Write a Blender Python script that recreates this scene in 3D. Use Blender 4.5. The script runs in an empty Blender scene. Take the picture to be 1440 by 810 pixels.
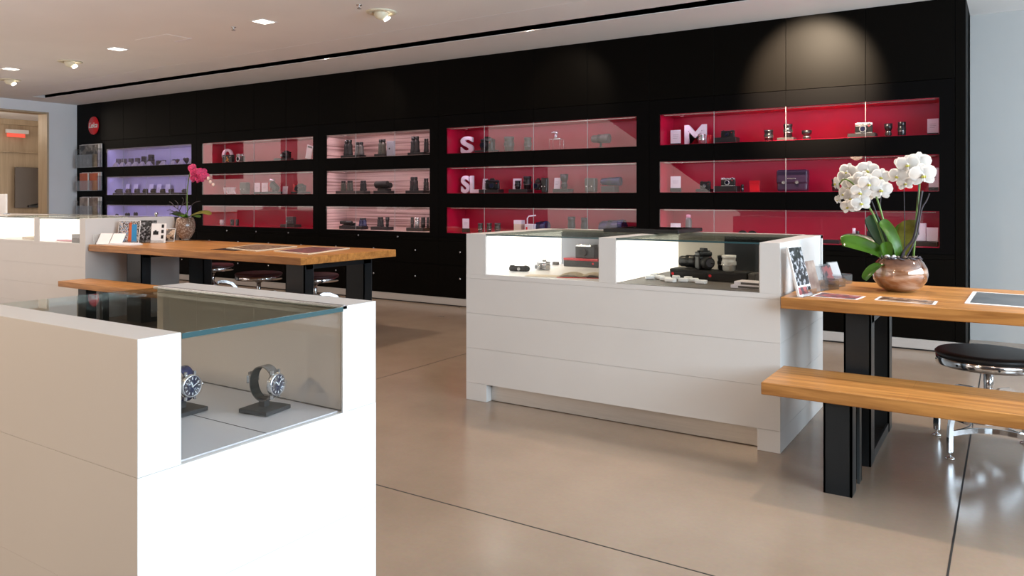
import bpy, bmesh, math, random
from mathutils import Vector, Matrix, Euler
random.seed(7)
PI = math.pi
S = bpy.context.scene
COL = S.collection

# ------------------------------------------------------------------ camera
FPX, CX, HY, EYE = 1083.0, 720.0, 279.0, 1.2
YAW = math.atan2(700, 1083)
cam_d = bpy.data.cameras.new('camera')
cam_d.sensor_width = 36.0
cam_d.lens = 36.0 * FPX / 1440.0
cam_d.shift_y = -(405.0 - HY) / 1440.0
cam_d.clip_start = 0.05
cam = bpy.data.objects.new('camera', cam_d)
COL.objects.link(cam)
cam.location = (0, 0, EYE)
cam.rotation_euler = (PI / 2, 0, YAW)
S.camera = cam

# ------------------------------------------------------------------ colour management
S.view_settings.view_transform = 'Standard'
S.view_settings.look = 'None'
S.view_settings.gamma = 1.0
S.view_settings.use_curve_mapping = False
S.view_settings.exposure = 0.0

# ------------------------------------------------------------------ world: bright overcast daylight outside
W = bpy.data.worlds.new('daylight'); S.world = W; W.use_nodes = True
wn = W.node_tree
bg = wn.nodes['Background']
bg.inputs['Color'].default_value = (1.0, 0.89, 0.81, 1)
bg.inputs['Strength'].default_value = 1.9

def light(name, typ, loc, energy, color, size=0.1, size_y=None, rot=(0, 0, 0), spot=None, blend=0.5, spread=None):
    d = bpy.data.lights.new(name, typ)
    d.energy = energy; d.color = color
    if typ == 'AREA':
        d.shape = 'RECTANGLE' if size_y else 'SQUARE'
        d.size = size
        if size_y: d.size_y = size_y
        if spread: d.spread = spread
    else:
        d.shadow_soft_size = size
    if spot:
        d.spot_size = spot; d.spot_blend = blend
    o = bpy.data.objects.new(name, d); COL.objects.link(o)
    o.location = loc; o.rotation_euler = rot
    return o

# cool daylight entering by the big window in the right hand wall, warmer daylight by the front glazing
light('window_daylight', 'AREA', (3.45, 2.9, 1.80), 510, (0.64, 0.84, 1.0), 6.6, 1.68, (0, PI / 2, 0)).rotation_euler = (PI / 2, 0, PI / 2)
# unseen fill added: warm on the near pedestal case, soft upward on the ceiling
light('pedestal_fill', 'SPOT', (-2.3, -1.2, 2.0), 120, (1.0, 0.74, 0.50), .12, None, (math.radians(62), 0, math.radians(-22)), math.radians(60), .9)
for _x, _y in ((-10.5, 1.6), (-6.6, 1.2), (-3.0, 0.3)):
    light('ceiling_fill', 'SPOT', (_x, _y, 0.5), 85, (1.0, 0.93, 0.90), .05, None, (math.radians(180 - 38), 0, 0), math.radians(110), 1.0)
# warm fill spots added behind the camera to brighten front faces
for _x in (-10.5, -7.5, -4.6, -1.9, 0.9):
    light('front_fill_spot', 'SPOT', (_x, -0.8, 3.2), 45, (1.0, 0.80, 0.62), .07, None, (math.radians(50), 0, 0), math.radians(125), .8)

# ------------------------------------------------------------------ materials
def mat(name, col, rough=0.5, metal=0.0, spec=0.5, noise=0.0, nscale=8.0, emis=None, estr=0.0, coat=0.0, bump=0.0, bscale=40, stretch=(1, 1, 1)):
    m = bpy.data.materials.new(name); m.use_nodes = True
    nt = m.node_tree; b = nt.nodes['Principled BSDF']
    b.inputs['Roughness'].default_value = rough
    b.inputs['Metallic'].default_value = metal
    b.inputs['Specular IOR Level'].default_value = spec
    b.inputs['Coat Weight'].default_value = coat
    tc = nt.nodes.new('ShaderNodeTexCoord')
    mp = nt.nodes.new('ShaderNodeMapping'); mp.inputs['Scale'].default_value = stretch
    nt.links.new(tc.outputs['Object'], mp.inputs['Vector'])
    nz = nt.nodes.new('ShaderNodeTexNoise'); nz.inputs['Scale'].default_value = nscale
    nz.inputs['Detail'].default_value = 5
    nt.links.new(mp.outputs[0], nz.inputs['Vector'])
    rp = nt.nodes.new('ShaderNodeValToRGB')
    a = max(noise, 0.015)
    rp.color_ramp.elements[0].position = 0.3; rp.color_ramp.elements[1].position = 0.7
    rp.color_ramp.elements[0].color = tuple(max(0, c * (1 - a)) for c in col[:3]) + (1,)
    rp.color_ramp.elements[1].color = tuple(min(1, c * (1 + a)) for c in col[:3]) + (1,)
    nt.links.new(nz.outputs['Fac'], rp.inputs['Fac'])
    nt.links.new(rp.outputs['Color'], b.inputs['Base Color'])
    if emis:
        b.inputs['Emission Color'].default_value = emis + (1,)
        b.inputs['Emission Strength'].default_value = estr
    if bump:
        n2 = nt.nodes.new('ShaderNodeTexNoise'); n2.inputs['Scale'].default_value = bscale
        nt.links.new(mp.outputs[0], n2.inputs['Vector'])
        bp = nt.nodes.new('ShaderNodeBump'); bp.inputs['Strength'].default_value = bump
        bp.inputs['Distance'].default_value = 0.005
        nt.links.new(n2.outputs['Fac'], bp.inputs['Height'])
        nt.links.new(bp.outputs[0], b.inputs['Normal'])
    return m

def glass_mat(name, tint=(1, 1, 1), f0=0.05, fmax=1.0, rough=0.0, power=4.0):
    """thin pane: transparent with a Fresnel-like mirror on top"""
    m = bpy.data.materials.new(name); m.use_nodes = True
    nt = m.node_tree; nt.nodes.clear()
    out = nt.nodes.new('ShaderNodeOutputMaterial')
    tr = nt.nodes.new('ShaderNodeBsdfTransparent'); tr.inputs['Color'].default_value = tint + (1,)
    gl = nt.nodes.new('ShaderNodeBsdfGlossy'); gl.inputs['Roughness'].default_value = rough
    gl.inputs['Color'].default_value = (1, 1, 1, 1)
    lw = nt.nodes.new('ShaderNodeLayerWeight'); lw.inputs['Blend'].default_value = 0.5
    pw = nt.nodes.new('ShaderNodeMath'); pw.operation = 'POWER'; pw.inputs[1].default_value = power
    nt.links.new(lw.outputs['Facing'], pw.inputs[0])
    ml = nt.nodes.new('ShaderNodeMath'); ml.operation = 'MULTIPLY_ADD'
    ml.inputs[1].default_value = fmax - f0; ml.inputs[2].default_value = f0
    nt.links.new(pw.outputs[0], ml.inputs[0])
    mx = nt.nodes.new('ShaderNodeMixShader')
    nt.links.new(ml.outputs[0], mx.inputs[0]); nt.links.new(tr.outputs[0], mx.inputs[1]); nt.links.new(gl.outputs[0], mx.inputs[2])
    nt.links.new(mx.outputs[0], out.inputs['Surface'])
    return m

def wood_mat(name, dark, lite, axis=0, scale=1.0, rough=0.35):
    m = bpy.data.materials.new(name); m.use_nodes = True
    nt = m.node_tree; b = nt.nodes['Principled BSDF']
    b.inputs['Roughness'].default_value = rough
    tc = nt.nodes.new('ShaderNodeTexCoord'); mp = nt.nodes.new('ShaderNodeMapping')
    sc = [14 * scale] * 3; sc[axis] = 1.0 * scale
    mp.inputs['Scale'].default_value = sc
    nt.links.new(tc.outputs['Object'], mp.inputs['Vector'])
    n1 = nt.nodes.new('ShaderNodeTexNoise'); n1.inputs['Scale'].default_value = 2.2; n1.inputs['Detail'].default_value = 8
    n1.inputs['Distortion'].default_value = 0.6
    nt.links.new(mp.outputs[0], n1.inputs['Vector'])
    n2 = nt.nodes.new('ShaderNodeTexNoise'); n2.inputs['Scale'].default_value = 9; n2.inputs['Detail'].default_value = 3
    nt.links.new(mp.outputs[0], n2.inputs['Vector'])
    # staves: bricks in plan
    br = nt.nodes.new('ShaderNodeTexBrick'); br.inputs['Scale'].default_value = 1.0
    br.inputs['Brick Width'].default_value = 1.1; br.inputs['Row Height'].default_value = 0.125
    br.inputs['Mortar Size'].default_value = 0.0015
    br.inputs['Color1'].default_value = (0.25, 0.25, 0.25, 1); br.inputs['Color2'].default_value = (0.8, 0.8, 0.8, 1)
    br.inputs['Mortar'].default_value = (0.0, 0.0, 0.0, 1)
    nt.links.new(tc.outputs['Object'], br.inputs['Vector'])
    a1 = nt.nodes.new('ShaderNodeMath'); a1.operation = 'MULTIPLY_ADD'; a1.inputs[1].default_value = 0.28
    nt.links.new(br.outputs['Color'], a1.inputs[0]); nt.links.new(n1.outputs['Fac'], a1.inputs[2])
    a2 = nt.nodes.new('ShaderNodeMath'); a2.operation = 'MULTIPLY_ADD'; a2.inputs[1].default_value = 0.25
    nt.links.new(n2.outputs['Fac'], a2.inputs[0]); nt.links.new(a1.outputs[0], a2.inputs[2])
    rp = nt.nodes.new('ShaderNodeValToRGB')
    rp.color_ramp.elements[0].position = 0.45; rp.color_ramp.elements[0].color = dark + (1,)
    rp.color_ramp.elements[1].position = 0.95; rp.color_ramp.elements[1].color = lite + (1,)
    nt.links.new(a2.outputs[0], rp.inputs['Fac']); nt.links.new(rp.outputs[0], b.inputs['Base Color'])
    bp = nt.nodes.new('ShaderNodeBump'); bp.inputs['Strength'].default_value = 0.15; bp.inputs['Distance'].default_value = 0.002
    nt.links.new(n1.outputs['Fac'], bp.inputs['Height']); nt.links.new(bp.outputs[0], b.inputs['Normal'])
    return m

def picture_mat(name, cols, scale=6.0, seed=0.0, rough=0.3, kind='noise'):
    """blotchy printed picture"""
    m = bpy.data.materials.new(name); m.use_nodes = True
    nt = m.node_tree; b = nt.nodes['Principled BSDF']; b.inputs['Roughness'].default_value = rough
    tc = nt.nodes.new('ShaderNodeTexCoord'); mp = nt.nodes.new('ShaderNodeMapping')
    mp.inputs['Location'].default_value = (seed, seed * 1.7, seed * .3)
    nt.links.new(tc.outputs['Object'], mp.inputs['Vector'])
    if kind == 'noise':
        t = nt.nodes.new('ShaderNodeTexNoise'); t.inputs['Scale'].default_value = scale; t.inputs['Detail'].default_value = 4
        fac = t.outputs['Fac']
    else:
        t = nt.nodes.new('ShaderNodeTexVoronoi'); t.inputs['Scale'].default_value = scale
        fac = t.outputs['Distance']
    nt.links.new(mp.outputs[0], t.inputs['Vector'])
    rp = nt.nodes.new('ShaderNodeValToRGB'); rp.color_ramp.interpolation = 'LINEAR' if len(cols) < 3 else 'CONSTANT'
    lo, hi = (0.35, 0.65) if kind == 'noise' else (0.1, 0.6)
    el = rp.color_ramp.elements
    el[0].position = lo; el[0].color = cols[0] + (1,)
    el[1].position = hi; el[1].color = cols[-1] + (1,)
    for i, c in enumerate(cols[1:-1]):
        e = el.new(lo + (hi - lo) * (i + 1) / (len(cols) - 1)); e.color = c + (1,)
    nt.links.new(fac, rp.inputs['Fac']); nt.links.new(rp.outputs[0], b.inputs['Base Color'])
    return m

M = {}
M['black_panel'] = mat('black_lacquer', (0.0024, 0.0018, 0.0013), 0.5, spec=0.05)
M['black_fascia'] = mat('black_fascia', (0.0020, 0.0016, 0.0016), 0.5, spec=0.05)
M['white_lac'] = mat('white_lacquer', (0.66, 0.635, 0.615), 0.32, noise=0.01, nscale=3)
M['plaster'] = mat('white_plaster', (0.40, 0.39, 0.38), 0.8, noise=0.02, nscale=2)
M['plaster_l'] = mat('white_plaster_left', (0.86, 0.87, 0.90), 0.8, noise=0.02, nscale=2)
M['ceil'] = mat('ceiling_paint', (0.86, 0.84, 0.83), 0.85, noise=0.02, nscale=1.5)
M['slot'] = mat('slot_black', (0.01, 0.009, 0.009), 0.6)
M['plinth'] = mat('brushed_plinth', (0.50, 0.47, 0.45), 0.4, metal=0.3)
M['steelplate'] = mat('brushed_steel', (0.62, 0.58, 0.54), 0.33, metal=0.7, noise=0.05, nscale=4, stretch=(1, 1, 40))
M['darksteel'] = mat('dark_steel', (0.022, 0.026, 0.030), 0.33, metal=0.55, spec=0.5)
M['steeledge'] = mat('dark_steel_edge', (0.12, 0.14, 0.15), 0.3, metal=0.7)
M['chrome'] = mat('chrome', (0.70, 0.70, 0.71), 0.14, metal=1.0)
M['satin'] = mat('satin_silver', (0.78, 0.77, 0.74), 0.35, metal=0.3)
M['silver'] = mat('silver_metal', (0.62, 0.62, 0.63), 0.25, metal=0.9)
M['black_leather'] = mat('black_leather', (0.012, 0.012, 0.014), 0.4, bump=0.15, bscale=300)
M['maroon_leather'] = mat('maroon_leather', (0.055, 0.008, 0.012), 0.4)
M['red'] = mat('red_niche', (0.44, 0.0015, 0.032), 0.35, noise=0.03, nscale=3)
M['lilac'] = mat('pale_niche', (0.55, 0.52, 0.62), 0.6, noise=0.03)
M['blk'] = mat('black_body', (0.005, 0.005, 0.006), 0.3)
M['blk2'] = mat('black_rubber', (0.010, 0.010, 0.010), 0.6)
M['grey'] = mat('grey_plastic', (0.09, 0.085, 0.08), 0.45)
M['olive'] = mat('grey_green_shell', (0.07, 0.07, 0.055), 0.4)
M['riser'] = mat('riser_black', (0.008, 0.007, 0.008), 0.5)
M['riserg'] = mat('riser_grey', (0.05, 0.045, 0.042), 0.5)
M['card'] = mat('white_card', (0.80, 0.76, 0.80), 0.6)
M['print'] = mat('grey_print', (0.30, 0.28, 0.30), 0.6)
M['lens'] = mat('coated_glass', (0.01, 0.012, 0.03), 0.04, spec=0.9, coat=1.0)
M['bluecoat'] = mat('blue_black', (0.02, 0.025, 0.08), 0.25)
M['purple'] = mat('purple_leather', (0.028, 0.013, 0.035), 0.32, bump=0.1, bscale=200)
M['redpaint'] = mat('signal_red', (0.75, 0.01, 0.02), 0.35)
M['redglossy'] = mat('red_gloss', (0.55, 0.01, 0.02), 0.15)
M['white'] = mat('white_paint', (0.85, 0.84, 0.84), 0.4)
M['cream'] = mat('cream_paper', (0.75, 0.66, 0.52), 0.6)
M['gold'] = mat('orange_gold', (0.8, 0.35, 0.06), 0.4)
M['glow'] = mat('light_panel', (0.9, 0.9, 0.88), 0.4, emis=(1.0, 0.97, 0.90), estr=1.5)
M['glow_warm'] = mat('light_panel_warm', (0.9, 0.88, 0.8), 0.4, emis=(1.0, 0.93, 0.80), estr=1.25)
M['lamp'] = mat('lamp_emitter', (1, 1, 1), 0.4, emis=(1.0, 0.92, 0.78), estr=6)
M['lampcream'] = mat('cream_fitting', (0.72, 0.66, 0.50), 0.4)
M['edge'] = mat('glass_edge', (0.45, 0.45, 0.45), 0.2)
M['greenedge'] = mat('green_glass_edge', (0.03, 0.075, 0.085), 0.15)
M['wood_x'] = wood_mat('oak_table', (0.25, 0.095, 0.020), (0.58, 0.27, 0.075), 0)
M['wood_p'] = wood_mat('birch_panel', (0.42, 0.31, 0.20), (0.56, 0.44, 0.30), 2, 0.5, 0.5)
M['brownglass'] = mat('brown_screen', (0.10, 0.075, 0.055), 0.25)
M['glass'] = glass_mat('clear_glass', (0.96, 0.96, 0.96), 0.014, 0.9)
M['doorglass'] = glass_mat('door_glass', (0.98, 0.98, 0.98), 0.027, 0.9)
M['topglass'] = glass_mat('top_glass', (0.84, 0.85, 0.80), 0.06, 0.6)
M['smoke'] = mat('smoked_panel', (0.045, 0.047, 0.050), 0.12)
M['beigepanel'] = mat('beige_panel', (0.60, 0.53, 0.44), 0.35)
M['casepanel'] = mat('case_panel', (0.54, 0.50, 0.475), 0.45)
M['casefloor'] = mat('case_floor_grey', (0.50, 0.485, 0.50), 0.4)
M['bluepanel'] = mat('blue_grey_panel', (0.34, 0.37, 0.42), 0.35)
M['acrylic'] = glass_mat('acrylic', (0.86, 0.87, 0.88), 0.12)
M['darkmat'] = mat('dark_mat', (0.14, 0.125, 0.115), 0.5)
M['leaf'] = mat('orchid_leaf', (0.075, 0.19, 0.010), 0.3, noise=0.35, nscale=9, coat=0.2)
M['leaf2'] = mat('orchid_leaf_dark', (0.022, 0.065, 0.012), 0.35, noise=0.3, nscale=9)
M['leafy'] = mat('orchid_leaf_yellow', (0.28, 0.26, 0.04), 0.35, noise=0.5, nscale=14)
M['stem'] = mat('orchid_stem', (0.12, 0.20, 0.035), 0.4, noise=0.2)
M['twig'] = mat('dark_twig', (0.035, 0.025, 0.032), 0.6, noise=0.3, nscale=30)
M['petal'] = mat('white_petal', (0.88, 0.84, 0.80), 0.45)
M['petal_throat'] = mat('yellow_throat', (0.55, 0.50, 0.08), 0.45)
M['pink'] = mat('pink_petal', (0.72, 0.06, 0.22), 0.45, noise=0.4, nscale=60)
M['palepink'] = mat('pale_bud', (0.70, 0.50, 0.45), 0.5)
M['moss'] = mat('bark_moss', (0.20, 0.15, 0.11), 0.9, noise=0.5, nscale=60, bump=1.0, bscale=80)
M['copper'] = picture_mat('copper_glass', [(0.10, 0.035, 0.015), (0.30, 0.13, 0.06), (0.55, 0.40, 0.31)], 2.2, 2.0, 0.06)
for _n in M['copper'].node_tree.nodes:
    if _n.type == 'MAPPING': _n.inputs['Scale'].default_value = (1.0, 1.0, 5.0)
    if _n.type == 'VALTORGB': _n.color_ramp.interpolation = 'LINEAR'
    if _n.type == 'TEX_NOISE': _n.inputs['Distortion'].default_value = 1.2
M['copper'].node_tree.nodes['Principled BSDF'].inputs['Coat Weight'].default_value = 1.0
M['copper'].node_tree.nodes['Principled BSDF'].inputs['Metallic'].default_value = 0.25
M['crackle'] = picture_mat('crackle_glass', [(0.50, 0.40, 0.32), (0.22, 0.13, 0.09)], 55, 1.0, 0.12, 'voronoi')
M['strap'] = mat('watch_strap', (0.10, 0.10, 0.10), 0.6)
M['strapg'] = mat('watch_strap_grey', (0.13, 0.115, 0.105), 0.6)
M['strapin'] = mat('watch_strap_lining', (0.012, 0.022, 0.024), 0.6)
M['dial'] = mat('blue_dial', (0.01, 0.02, 0.06), 0.15)
M['indigo'] = mat('lilac_paper', (0.35, 0.30, 0.75), 0.5)
M['pinkpaper'] = mat('pink_paper', (0.75, 0.35, 0.45), 0.5)
PIC = {
 'bw': picture_mat('bw_photo', [(0.01, 0.01, 0.01), (0.04, 0.04, 0.045), (0.35, 0.35, 0.37), (0.03, 0.03, 0.03)], 45, 1),
 'bw2': picture_mat('bw_photo_two', [(0.02, 0.015, 0.015), (0.45, 0.40, 0.36), (0.03, 0.02, 0.02), (0.5, .45, .4)], 60, 4),
 'multi': picture_mat('colour_spread', [(0.06, 0.05, 0.06), (0.60, 0.50, 0.45), (0.02, 0.20, 0.42), (0.70, 0.20, 0.03)], 50, 5),
 'warm': picture_mat('warm_photo', [(0.06, 0.03, 0.02), (0.40, 0.27, 0.18), (0.55, 0.42, 0.30)], 32, 6),
 'redgrey': picture_mat('red_grey_photo', [(0.09, 0.06, 0.07), (0.35, 0.10, 0.10), (0.35, 0.30, 0.35)], 22, 8),
 'grey': picture_mat('grey_photo', [(0.07, 0.08, 0.09), (0.13, 0.14, 0.15)], 5, 9),
 'darkgrey': picture_mat('dark_car_photo', [(0.02, 0.02, 0.02), (0.12, 0.11, 0.10), (0.30, 0.29, 0.28)], 9, 10),
 'orange': picture_mat('orange_cover', [(0.50, 0.08, 0.02), (0.60, 0.13, 0.03)], 8, 2),
 'brown': picture_mat('brown_cover', [(0.16, 0.10, 0.08), (0.38, 0.30, 0.25)], 10, 3),
}

# slatted niche and polished concrete
def slat_mat():
    m = mat('pale_slats', (0.60, 0.45, 0.40), 0.5)
    nt = m.node_tree; b = nt.nodes['Principled BSDF']
    tc = nt.nodes.new('ShaderNodeTexCoord'); sp = nt.nodes.new('ShaderNodeSeparateXYZ')
    nt.links.new(tc.outputs['Object'], sp.inputs[0])
    mp = nt.nodes.new('ShaderNodeMapping'); mp.inputs['Scale'].default_value = (0.6, 0.6, 48)
    nt.links.new(tc.outputs['Object'], mp.inputs['Vector'])
    nz = nt.nodes.new('ShaderNodeTexNoise'); nz.inputs['Scale'].default_value = 1.0; nz.inputs['Detail'].default_value = 2
    nt.links.new(mp.outputs[0], nz.inputs['Vector'])
    rp = nt.nodes.new('ShaderNodeValToRGB')
    rp.color_ramp.elements[0].position = 0.36; rp.color_ramp.elements[0].color = (0.24, 0.13, 0.12, 1)
    rp.color_ramp.elements[1].position = 0.52; rp.color_ramp.elements[1].color = (0.66, 0.47, 0.44, 1)
    nt.links.new(nz.outputs['Fac'], rp.inputs['Fac']); nt.links.new(rp.outputs[0], b.inputs['Base Color'])
    return m
M['slats'] = slat_mat()

def floor_mat():
    m = bpy.data.materials.new('polished_concrete'); m.use_nodes = True
    nt = m.node_tree; b = nt.nodes['Principled BSDF']
    tc = nt.nodes.new('ShaderNodeTexCoord')
    n1 = nt.nodes.new('ShaderNodeTexNoise'); n1.inputs['Scale'].default_value = 0.9; n1.inputs['Detail'].default_value = 7
    n1.inputs['Roughness'].default_value = 0.6
    n2 = nt.nodes.new('ShaderNodeTexNoise'); n2.inputs['Scale'].default_value = 60; n2.inputs['Detail'].default_value = 3
    for n in (n1, n2): nt.links.new(tc.outputs['Object'], n.inputs['Vector'])
    rp = nt.nodes.new('ShaderNodeValToRGB')
    rp.color_ramp.elements[0].position = 0.3; rp.color_ramp.elements[0].color = (0.28, 0.205, 0.150, 1)
    rp.color_ramp.elements[1].position = 0.7; rp.color_ramp.elements[1].color = (0.38, 0.287, 0.215, 1)
    nt.links.new(n1.outputs['Fac'], rp.inputs['Fac'])
    mx = nt.nodes.new('ShaderNodeMix'); mx.data_type = 'RGBA'; mx.blend_type = 'MULTIPLY'; mx.inputs[0].default_value = 0.15
    nt.links.new(rp.outputs[0], mx.inputs[6]); nt.links.new(n2.outputs['Color'], mx.inputs[7])
    nt.links.new(mx.outputs[2], b.inputs['Base Color'])
    r2 = nt.nodes.new('ShaderNodeMapRange'); r2.inputs['To Min'].default_value = 0.13; r2.inputs['To Max'].default_value = 0.27
    nt.links.new(n1.outputs['Fac'], r2.inputs['Value']); nt.links.new(r2.outputs[0], b.inputs['Roughness'])
    b.inputs['Specular IOR Level'].default_value = 0.4
    return m
M['floor'] = floor_mat()

# ------------------------------------------------------------------ mesh building
class MB:
    """collects primitives (several materials allowed) and links them as ONE mesh object"""
    def __init__(s):
        s.bm = bmesh.new(); s.mats = []; s.cur = 0; s.smooth_faces = []
    def m(s, material):
        if isinstance(material, str): material = M[material]
        if material not in s.mats: s.mats.append(material)
        s.cur = s.mats.index(material); return s
    def _fin(s, verts, smooth, mtx=None):
        if mtx is not None: bmesh.ops.transform(s.bm, matrix=mtx, verts=verts)
        fs = set(f for v in verts for f in v.link_faces)
        for f in fs: f.material_index = s.cur; f.smooth = smooth
        return s
    def box(s, x0, x1, y0, y1, z0, z1, bevel=0.0, mtx=None, seg=1):
        g = bmesh.ops.create_cube(s.bm, size=1.0)
        vs = g['verts']
        for v in vs:
            v.co = Vector((x0 if v.co.x < 0 else x1, y0 if v.co.y < 0 else y1, z0 if v.co.z < 0 else z1))
        if bevel > 0:
            es = list(set(e for v in vs for e in v.link_edges))
            r = bmesh.ops.bevel(s.bm, geom=es, offset=bevel, segments=seg, affect='EDGES', profile=0.5)
            vs = list(set(v for f in r['faces'] for v in f.verts) | set(v for v in vs if v.is_valid))
        return s._fin(vs, False, mtx)
    def cyl(s, p0, p1, r0, r1=None, n=20, smooth=True):
        p0 = Vector(p0); p1 = Vector(p1); r1 = r0 if r1 is None else r1
        d = p1 - p0; L = d.length
        g = bmesh.ops.create_cone(s.bm, cap_ends=True, segments=n, radius1=r0, radius2=r1, depth=L)
        q = d.to_track_quat('Z', 'Y').to_matrix().to_4x4()
        mt = Matrix.Translation((p0 + p1) / 2) @ q
        s._fin(g['verts'], smooth, mt)
        for f in set(f for v in g['verts'] for f in v.link_faces):
            if len(f.verts) > 4: f.smooth = False
        return s
    def lathe(s, prof, n=28, mtx=None, smooth=True, close=True):
        rings = []; vs = []
        for r, z in prof:
            if r < 1e-5:
                v = s.bm.verts.new((0, 0, z)); rings.append([v]); vs.append(v)
            else:
                rg = [s.bm.verts.new((r * math.cos(2 * PI * k / n), r * math.sin(2 * PI * k / n), z)) for k in range(n)]
                rings.append(rg); vs += rg
        for a, b in zip(rings, rings[1:]):
            if len(a) == 1 and len(b) == 1: continue
            for k in range(n):
                k2 = (k + 1) % n
                if len(a) == 1: f = [a[0], b[k2], b[k]][::-1]
                elif len(b) == 1: f = [a[k], a[k2], b[0]]
                else: f = [a[k], a[k2], b[k2], b[k]]
                s.bm.faces.new(f)
        if close:
            if len(rings[0]) > 1: s.bm.faces.new(rings[0][::-1])
            if len(rings[-1]) > 1: s.bm.faces.new(rings[-1])
        return s._fin(vs, smooth, mtx)
    def tube(s, pts, rad, n=8, smooth=True, flat=None):
        """tube along points; rad number or list; flat=(w,h) gives a rectangular band"""
        pts = [Vector(p) for p in pts]; N = len(pts)
        rs = rad if isinstance(rad, (list, tuple)) else [rad] * N
        rings = []; up = Vector((0, 0, 1)); vs = []
        prev = None
        for i, p in enumerate(pts):
            t = (pts[min(i + 1, N - 1)] - pts[max(i - 1, 0)]).normalized()
            if prev is None:
                a = up if abs(t.z) < 0.95 else Vector((0, 1, 0))
                u = t.cross(a).normalized()
            else:
                u = (prev - t * prev.dot(t))
                u = u.normalized() if u.length > 1e-6 else t.cross(up).normalized()
            prev = u
            w = t.cross(u).normalized()
            if flat:
                hw, hh = flat[0] / 2, flat[1] / 2
                rg = [s.bm.verts.new(p + u * a * hw + w * b * hh) for a, b in ((-1, -1), (1, -1), (1, 1), (-1, 1))]
            else:
                rg = [s.bm.verts.new(p + (u * math.cos(2 * PI * k / n) + w * math.sin(2 * PI * k / n)) * rs[i]) for k in range(n)]
            rings.append(rg); vs += rg
        m_ = len(rings[0])
        for a, b in zip(rings, rings[1:]):
            for k in range(m_):
                s.bm.faces.new([a[k], a[(k + 1) % m_], b[(k + 1) % m_], b[k]])
        s.bm.faces.new(rings[0][::-1]); s.bm.faces.new(rings[-1])
        return s._fin(vs, smooth and not flat)
    def ball(s, c, r, sc=(1, 1, 1), n=16, mtx=None):
        g = bmesh.ops.create_uvsphere(s.bm, u_segments=n, v_segments=max(6, n // 2), radius=r)
        mt = Matrix.Translation(c) @ Matrix.Diagonal((*sc, 1))
        if mtx is not None: mt = mtx @ mt
        return s._fin(g['verts'], True, mt)
    def prism(s, pts, y0, y1, mtx=None, smooth=False):
        """polygon in x-z extruded from y0 to y1"""
        a = [s.bm.verts.new((x, y0, z)) for x, z in pts]; b = [s.bm.verts.new((x, y1, z)) for x, z in pts]
        n = len(pts)
        s.bm.faces.new(a); s.bm.faces.new(b[::-1])
        for k in range(n): s.bm.faces.new([a[k], b[k], b[(k + 1) % n], a[(k + 1) % n]])
        return s._fin(a + b, smooth, mtx)
    def grid(s, P, thick=0.0, smooth=True):
        """surface through a 2-D list of points"""
        vs = [[s.bm.verts.new(p) for p in row] for row in P]
        fs = []
        for i in range(len(vs) - 1):
            for j in range(len(vs[0]) - 1):
                fs.append(s.bm.faces.new([vs[i][j], vs[i][j + 1], vs[i + 1][j + 1], vs[i + 1][j]]))
        allv = [v for r in vs for v in r]
        s._fin(allv, smooth)
        if thick:
            r = bmesh.ops.solidify(s.bm, geom=fs, thickness=thick)
            nv = [e for e in r['geom'] if isinstance(e, bmesh.types.BMVert)]
            s._fin(nv, smooth)
        return s
    def text(s, body, size, depth, mtx, bold=0.0, shear=0.0, align='LEFT'):
        cu = bpy.data.curves.new('lettering', 'FONT'); cu.body = body; cu.size = size; cu.extrude = depth / 2
        cu.offset = bold; cu.shear = shear; cu.align_x = align
        o = bpy.data.objects.new('lettering', cu); COL.objects.link(o)
        dg = bpy.context.evaluated_depsgraph_get()
        me = bpy.data.meshes.new_from_object(o.evaluated_get(dg))
        n0 = len(s.bm.verts)
        s.bm.from_mesh(me); s.bm.verts.ensure_lookup_table()
        vs = [s.bm.verts[i] for i in range(n0, len(s.bm.verts))]
        s._fin(vs, False, mtx)
        bpy.data.objects.remove(o); bpy.data.curves.remove(cu); bpy.data.meshes.remove(me)
        return s
    def build(s, name, parent=None, loc=None, rot=None, recalc=True):
        if recalc: bmesh.ops.recalc_face_normals(s.bm, faces=s.bm.faces)
        me = bpy.data.meshes.new(name); s.bm.to_mesh(me); s.bm.free()
        for m_ in s.mats: me.materials.append(m_)
        o = bpy.data.objects.new(name, me); COL.objects.link(o)
        if parent: o.parent = parent
        if loc is not None: o.location = loc
        if rot is not None: o.rotation_euler = rot
        return o

LABELS = {}
def tag(o, label, cat, group=None):
    n = len(label.split())
    if n < 4 or n > 16: print('LABEL LENGTH', n, label)
    if label in LABELS: print('DUPLICATE LABEL', label)
    LABELS[label] = 1
    o['label'] = label; o['category'] = cat
    if group: o['group'] = group
    return o
def thing(name, label, cat, loc=(0, 0, 0), rz=0.0, group=None):
    o = bpy.data.objects.new(name, None); COL.objects.link(o)
    o.empty_display_size = 0.05
    o.location = loc; o.rotation_euler = (0, 0, rz)
    return tag(o, label, cat, group)
def struct(name, mb, **k):
    o = mb.build(name, **k); o['kind'] = 'structure'; return o
def RX(a): return Matrix.Rotation(a, 4, 'X')
def RY(a): return Matrix.Rotation(a, 4, 'Y')
def RZ(a): return Matrix.Rotation(a, 4, 'Z')
def T(*a): return Matrix.Translation(a if len(a) == 3 else a[0])
STAND = RX(PI / 2)      # text lying in XY -> standing, reading towards -Y

# survey helpers: sight line through the camera meets the plane y = Yp (or z = zp)
_F = (-math.sin(YAW), math.cos(YAW)); _R = (math.cos(YAW), math.sin(YAW))
def ray(px):
    u = (px - CX) / FPX
    return (_F[0] + u * _R[0], _F[1] + u * _R[1])
def at_y(px, py, Yp):
    r = ray(px); d = Yp / r[1]
    return Vector((d * r[0], Yp, EYE - (py - HY) * d / FPX))
def depth_y(px, Yp): return Yp / ray(px)[1]

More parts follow.
